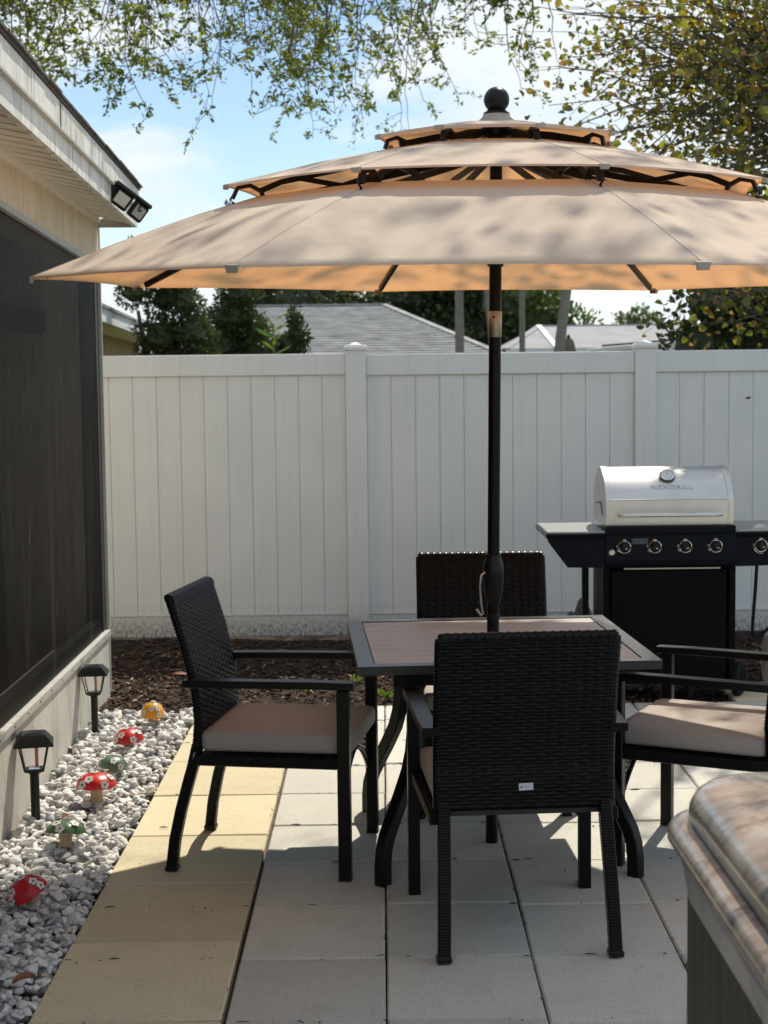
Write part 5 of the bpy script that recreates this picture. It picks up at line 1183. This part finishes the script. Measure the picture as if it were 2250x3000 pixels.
blob_tree('shade_tree', 'low pale tree line bush beside the pale round tree', 'tree', (10.0, 82, 0), [(10.0, 82, 3.2, 1.3, .9), (8.6, 82, 3.4, 1.2, 1.0)], 3000, 0.22, 'light_leaf', 0.2, G)
blob_tree('hedge_bush', 'dark green bush rising over the fence behind the grill', 'bush', (3.15, 13.6, 0), [(3.2, 13.6, 1.5, .7, .9), (3.0, 13.7, 2.3, .5, .55), (3.5, 13.6, 2.4, .6, .6), (2.75, 13.5, 1.7, .45, .5), (3.6, 13.5, 1.7, .6, .8)], 5200, 0.075, 'far_leaf', 0.08, None, elong=0.6)

# palm trunks behind the fence
G = 'bare palm trunks beyond the fence'
def palm(x0, y, x1, z1, r, label, fr=True):
    t = thing('palm_tree', label, 'tree', (x0, y, 0), (0, 0, 0), G)
    pts = [(x0 + (x1 - x0) * f ** 0.9, y, z1 * f) for f in [i / 24 for i in range(25)]]
    obj('trunk', tube(pts, [r * (1.25 - 0.35 * i / 24) * (1.05 if i % 2 else 1) for i in range(25)], 12), 'palm_bark', t, True)
    if fr:
        for k in range(9):
            a = k * 2 * PI / 9 + x0; V = []; F = []; L = 0.95
            for j in range(14):
                f = j / 13; c = Vector((x1 + math.cos(a) * L * f, y + math.sin(a) * L * f, z1 + 0.25 * math.sin(2.4 * f) - 0.55 * f * f)); tn = Vector((-math.sin(a), math.cos(a), 0)); w = 0.22 * math.sin(PI * min(1, f + .12)) + .01
                for s in (-1, 1): V.append(tuple(c + tn * s * w + Vector((0, 0, -0.5 * w)))); 
                V.append(tuple(c))
            for j in range(13):
                o = j * 3; F += [(o, o + 3, o + 5, o + 2), (o + 2, o + 5, o + 4, o + 1)]
            obj('frond', fast_mesh('frond', V, F, 'far_leaf'), None, t, True)
palm(1.382, 28, 1.372, 4.3, 0.073, 'straight grey palm trunk before the grey roof, just beside the umbrella pole')
palm(2.668, 30, 2.66, 4.4, 0.052, 'thin straight palm trunk between the two roofs')
palm(2.84, 28, 3.42, 4.3, 0.085, 'leaning palm trunk in front of the pale roof')
palm(2.20, 28, 1.75, 4.2, 0.045, 'slender leaning trunk half hidden by the umbrella pole')

# weeds in the mulch
for i, (x, y, n, s) in enumerate(((0.0, 7.86, 12, 0.07), (-0.42, 8.05, 8, 0.05), (-0.16, 8.28, 8, 0.05))):
    w_ = thing('weed', ('bright green weed in the mulch between chair and table leg', 'small weed in the mulch behind the side-on armchair cushion', 'tiny pale weed at the sunny edge of the mulch')[i], 'plant', (x, y, -0.01))
    P = np.array([(random.gauss(0, .012), random.gauss(0, .012), 0) for _ in range(n)]); D = np.array([(random.gauss(0, .8), random.gauss(0, .8), .7) for _ in range(n)]); L = np.array([random.uniform(.6, 1.1) * s for _ in range(n)])
    V, F = leaves_np(P, D, L, L * .4); obj('leaf_rosette', fast_mesh('leaf_rosette', V.reshape(-1, 3), F, 'weed'), None, w_)

# ------------------------------------------------------------------ neighbouring houses
nh = thing('neighbour_house', 'tan house beyond the fence with a white eave', 'house', (-5.2, 28, 0))
a = Vector((-3.60, 19.5, 0)); b_ = Vector((-4.737, 35.1, 0)); dd = (b_ - a).normalized(); nrm = Vector((dd.y, -dd.x, 0)); nrm = nrm if nrm.x > 0 else -nrm
def nslab(d0, d1, z0, z1, zz0=None, zz1=None, e0_=0, e1_=0):
    L = (b_ - a).length; vs = []
    for t in (e0_, L + e1_):
        for d, (u, v) in ((d0, (z0, z1)), (d1, (zz0 if zz0 is not None else z0, zz1 if zz1 is not None else z1))):
            for z in (u, v): vs.append(tuple(a + dd * t + nrm * d + Vector((0, 0, z))))
    return MB().add(vs, [(0, 1, 3, 2), (4, 6, 7, 5), (0, 4, 5, 1), (2, 3, 7, 6), (0, 2, 6, 4), (1, 5, 7, 3)])
obj('wall', nslab(-6, -0.62, 0, 2.45, e1_=-0.6), 'wall_tan', nh, True, 0)
obj('fascia', nslab(-0.03, 0.0, 2.40, 2.585), 'paint_white', nh, True, 0)
obj('soffit', nslab(-0.62, -0.031, 2.405, 2.42), 'soffit', nh, True, 0)
obj('roof', nslab(-3.5, 0.03, 3.8, 3.85, 2.586, 2.63), 'roof_gray', nh, True, 0)
obj('porch_roof', box((-4.05, 36.5, 2.12), (2.2, 2.4, 0.36), mat=Matrix.Rotation(R(4), 4, 'Y')), 'paint_white', nh, True, 0)
obj('porch_wall', box((-4.05, 36.9, 1.0), (1.9, 1.6, 1.96)), 'wall_pale', nh, True, 0)
def hip(name, label, x0, x1, y0, y1, ze, rx0, rx1, yr, zr, rmat, wmat):
    h = thing(name, label, 'house', ((x0 + x1) / 2, (y0 + y1) / 2, 0))
    obj('wall', box(((x0 + x1) / 2, (y0 + y1) / 2, ze / 2 - .03), (x1 - x0 - 0.9, y1 - y0 - 0.9, ze - 0.06)), wmat, h, True, 0)
    rf = obj('roof', MB().add([(x0, y0, ze), (x1, y0, ze), (x1, y1, ze), (x0, y1, ze), (rx0, yr, zr), (rx1, yr, zr)], [(0, 1, 5, 4), (1, 2, 5), (2, 3, 4, 5), (3, 0, 4), (3, 2, 1, 0)]), rmat, h, True, 0)
    for p, q in (((x0, y0, ze), (rx0, yr, zr)), ((x1, y0, ze), (rx1, yr, zr)), ((rx0, yr, zr), (rx1, yr, zr))): obj('ridge_cap', bar(p, q, 0.22, 0.05), rmat, rf, True)
    obj('fascia', box(((x0 + x1) / 2, y0 + .02, ze - 0.09), (x1 - x0, 0.04, 0.16)), 'paint_white', h, True, 0)
    return h, rf
h, rf = hip('grey_roof_house', 'house with broad grey shingle hip roof seen over the fence', -7.2, 3.05, 39.6, 50.5, 2.16, -3.75, 0.05, 45, 3.70, 'roof_gray', 'wall_pale')
V = []; F = []
for k in range(1, 22):      # shingle courses
    f = k / 22; y = 39.6 + 5.4 * f; z = 2.16 + 1.54 * f; xa = -7.2 + 3.45 * f; xb = 3.05 - 3.0 * f; o = len(V)
    V += [(xa, y, z + 0.004), (xb, y, z + 0.004), (xb, y - 0.03, z + 0.022), (xa, y - 0.03, z + 0.022), (xa, y - 0.03, z - .01), (xb, y - 0.03, z - .01)]; F += [(o, o + 1, o + 2, o + 3), (o + 3, o + 2, o + 5, o + 4)]
tag(obj('shingle_course', fast_mesh('shingle_course', V, F, 'roof_gray'), None, rf, True), kind='stuff')
h, rf = hip('pale_roof_house', 'house with low pale roof and white hip line', 3.60, 12.0, 46, 55, 2.42, 4.98, 10.6, 50, 3.20, 'roof_pale', 'wall_pale')
obj('hip_flashing', bar((5.10, 45.9, 2.42), (4.95, 49.9, 3.21), 0.16, 0.05), 'paint_white', rf, True)
aw = thing('patio_awning', 'flat white patio awning beyond the fence', 'awning', (4.0, 25, 0))
obj('awning_roof', box((4.05, 25.6, 2.055), (1.25, 1.6, 0.07), 0.01, Matrix.Rotation(R(-4), 4, 'Y')), 'paint_white', aw, True, 0)
obj('awning_shadow_strip', box((4.05, 24.78, 2.115), (1.2, 0.03, 0.03), 0.004, Matrix.Rotation(R(-4), 4, 'Y')), 'frame_dark', aw, True, 0)  # dark strip imitating the shadow line of the awning
for xx in (3.55, 4.55): obj('post', box((xx, 25.6, 1.0), (0.08, 0.08, 2.0), 0.005), 'paint_white', aw, True, 0)
fu = thing('folded_umbrella', 'closed brown patio umbrella standing beyond the fence', 'umbrella', (3.543, 30, 0))
obj('pole', tube([(0, 0, 0), (0, 0, 2.3)], 0.02, 8), 'palm_bark', fu)
mb = MB(); vs = []; na = 24
for r, z in ((0.05, 2.32), (0.09, 2.26), (0.12, 2.10), (0.17, 1.8), (0.21, 1.4), (0.12, 1.3)):
    for k in range(na): aa = 2 * PI * k / na; q_ = r * (1 + 0.16 * math.cos(8 * aa)); vs.append((q_ * math.cos(aa), q_ * math.sin(aa), z))
mb.add(vs, [(i * na + k, i * na + (k + 1) % na, (i + 1) * na + (k + 1) % na, (i + 1) * na + k) for i in range(5) for k in range(na)])
obj('folded_canopy', mb, 'far_fabric', fu, smooth=60)
obj('finial', lathe([(0.05, 2.31), (0.035, 2.34), (0.03, 2.37), (0.001, 2.40)], 10), 'black_plastic', fu)
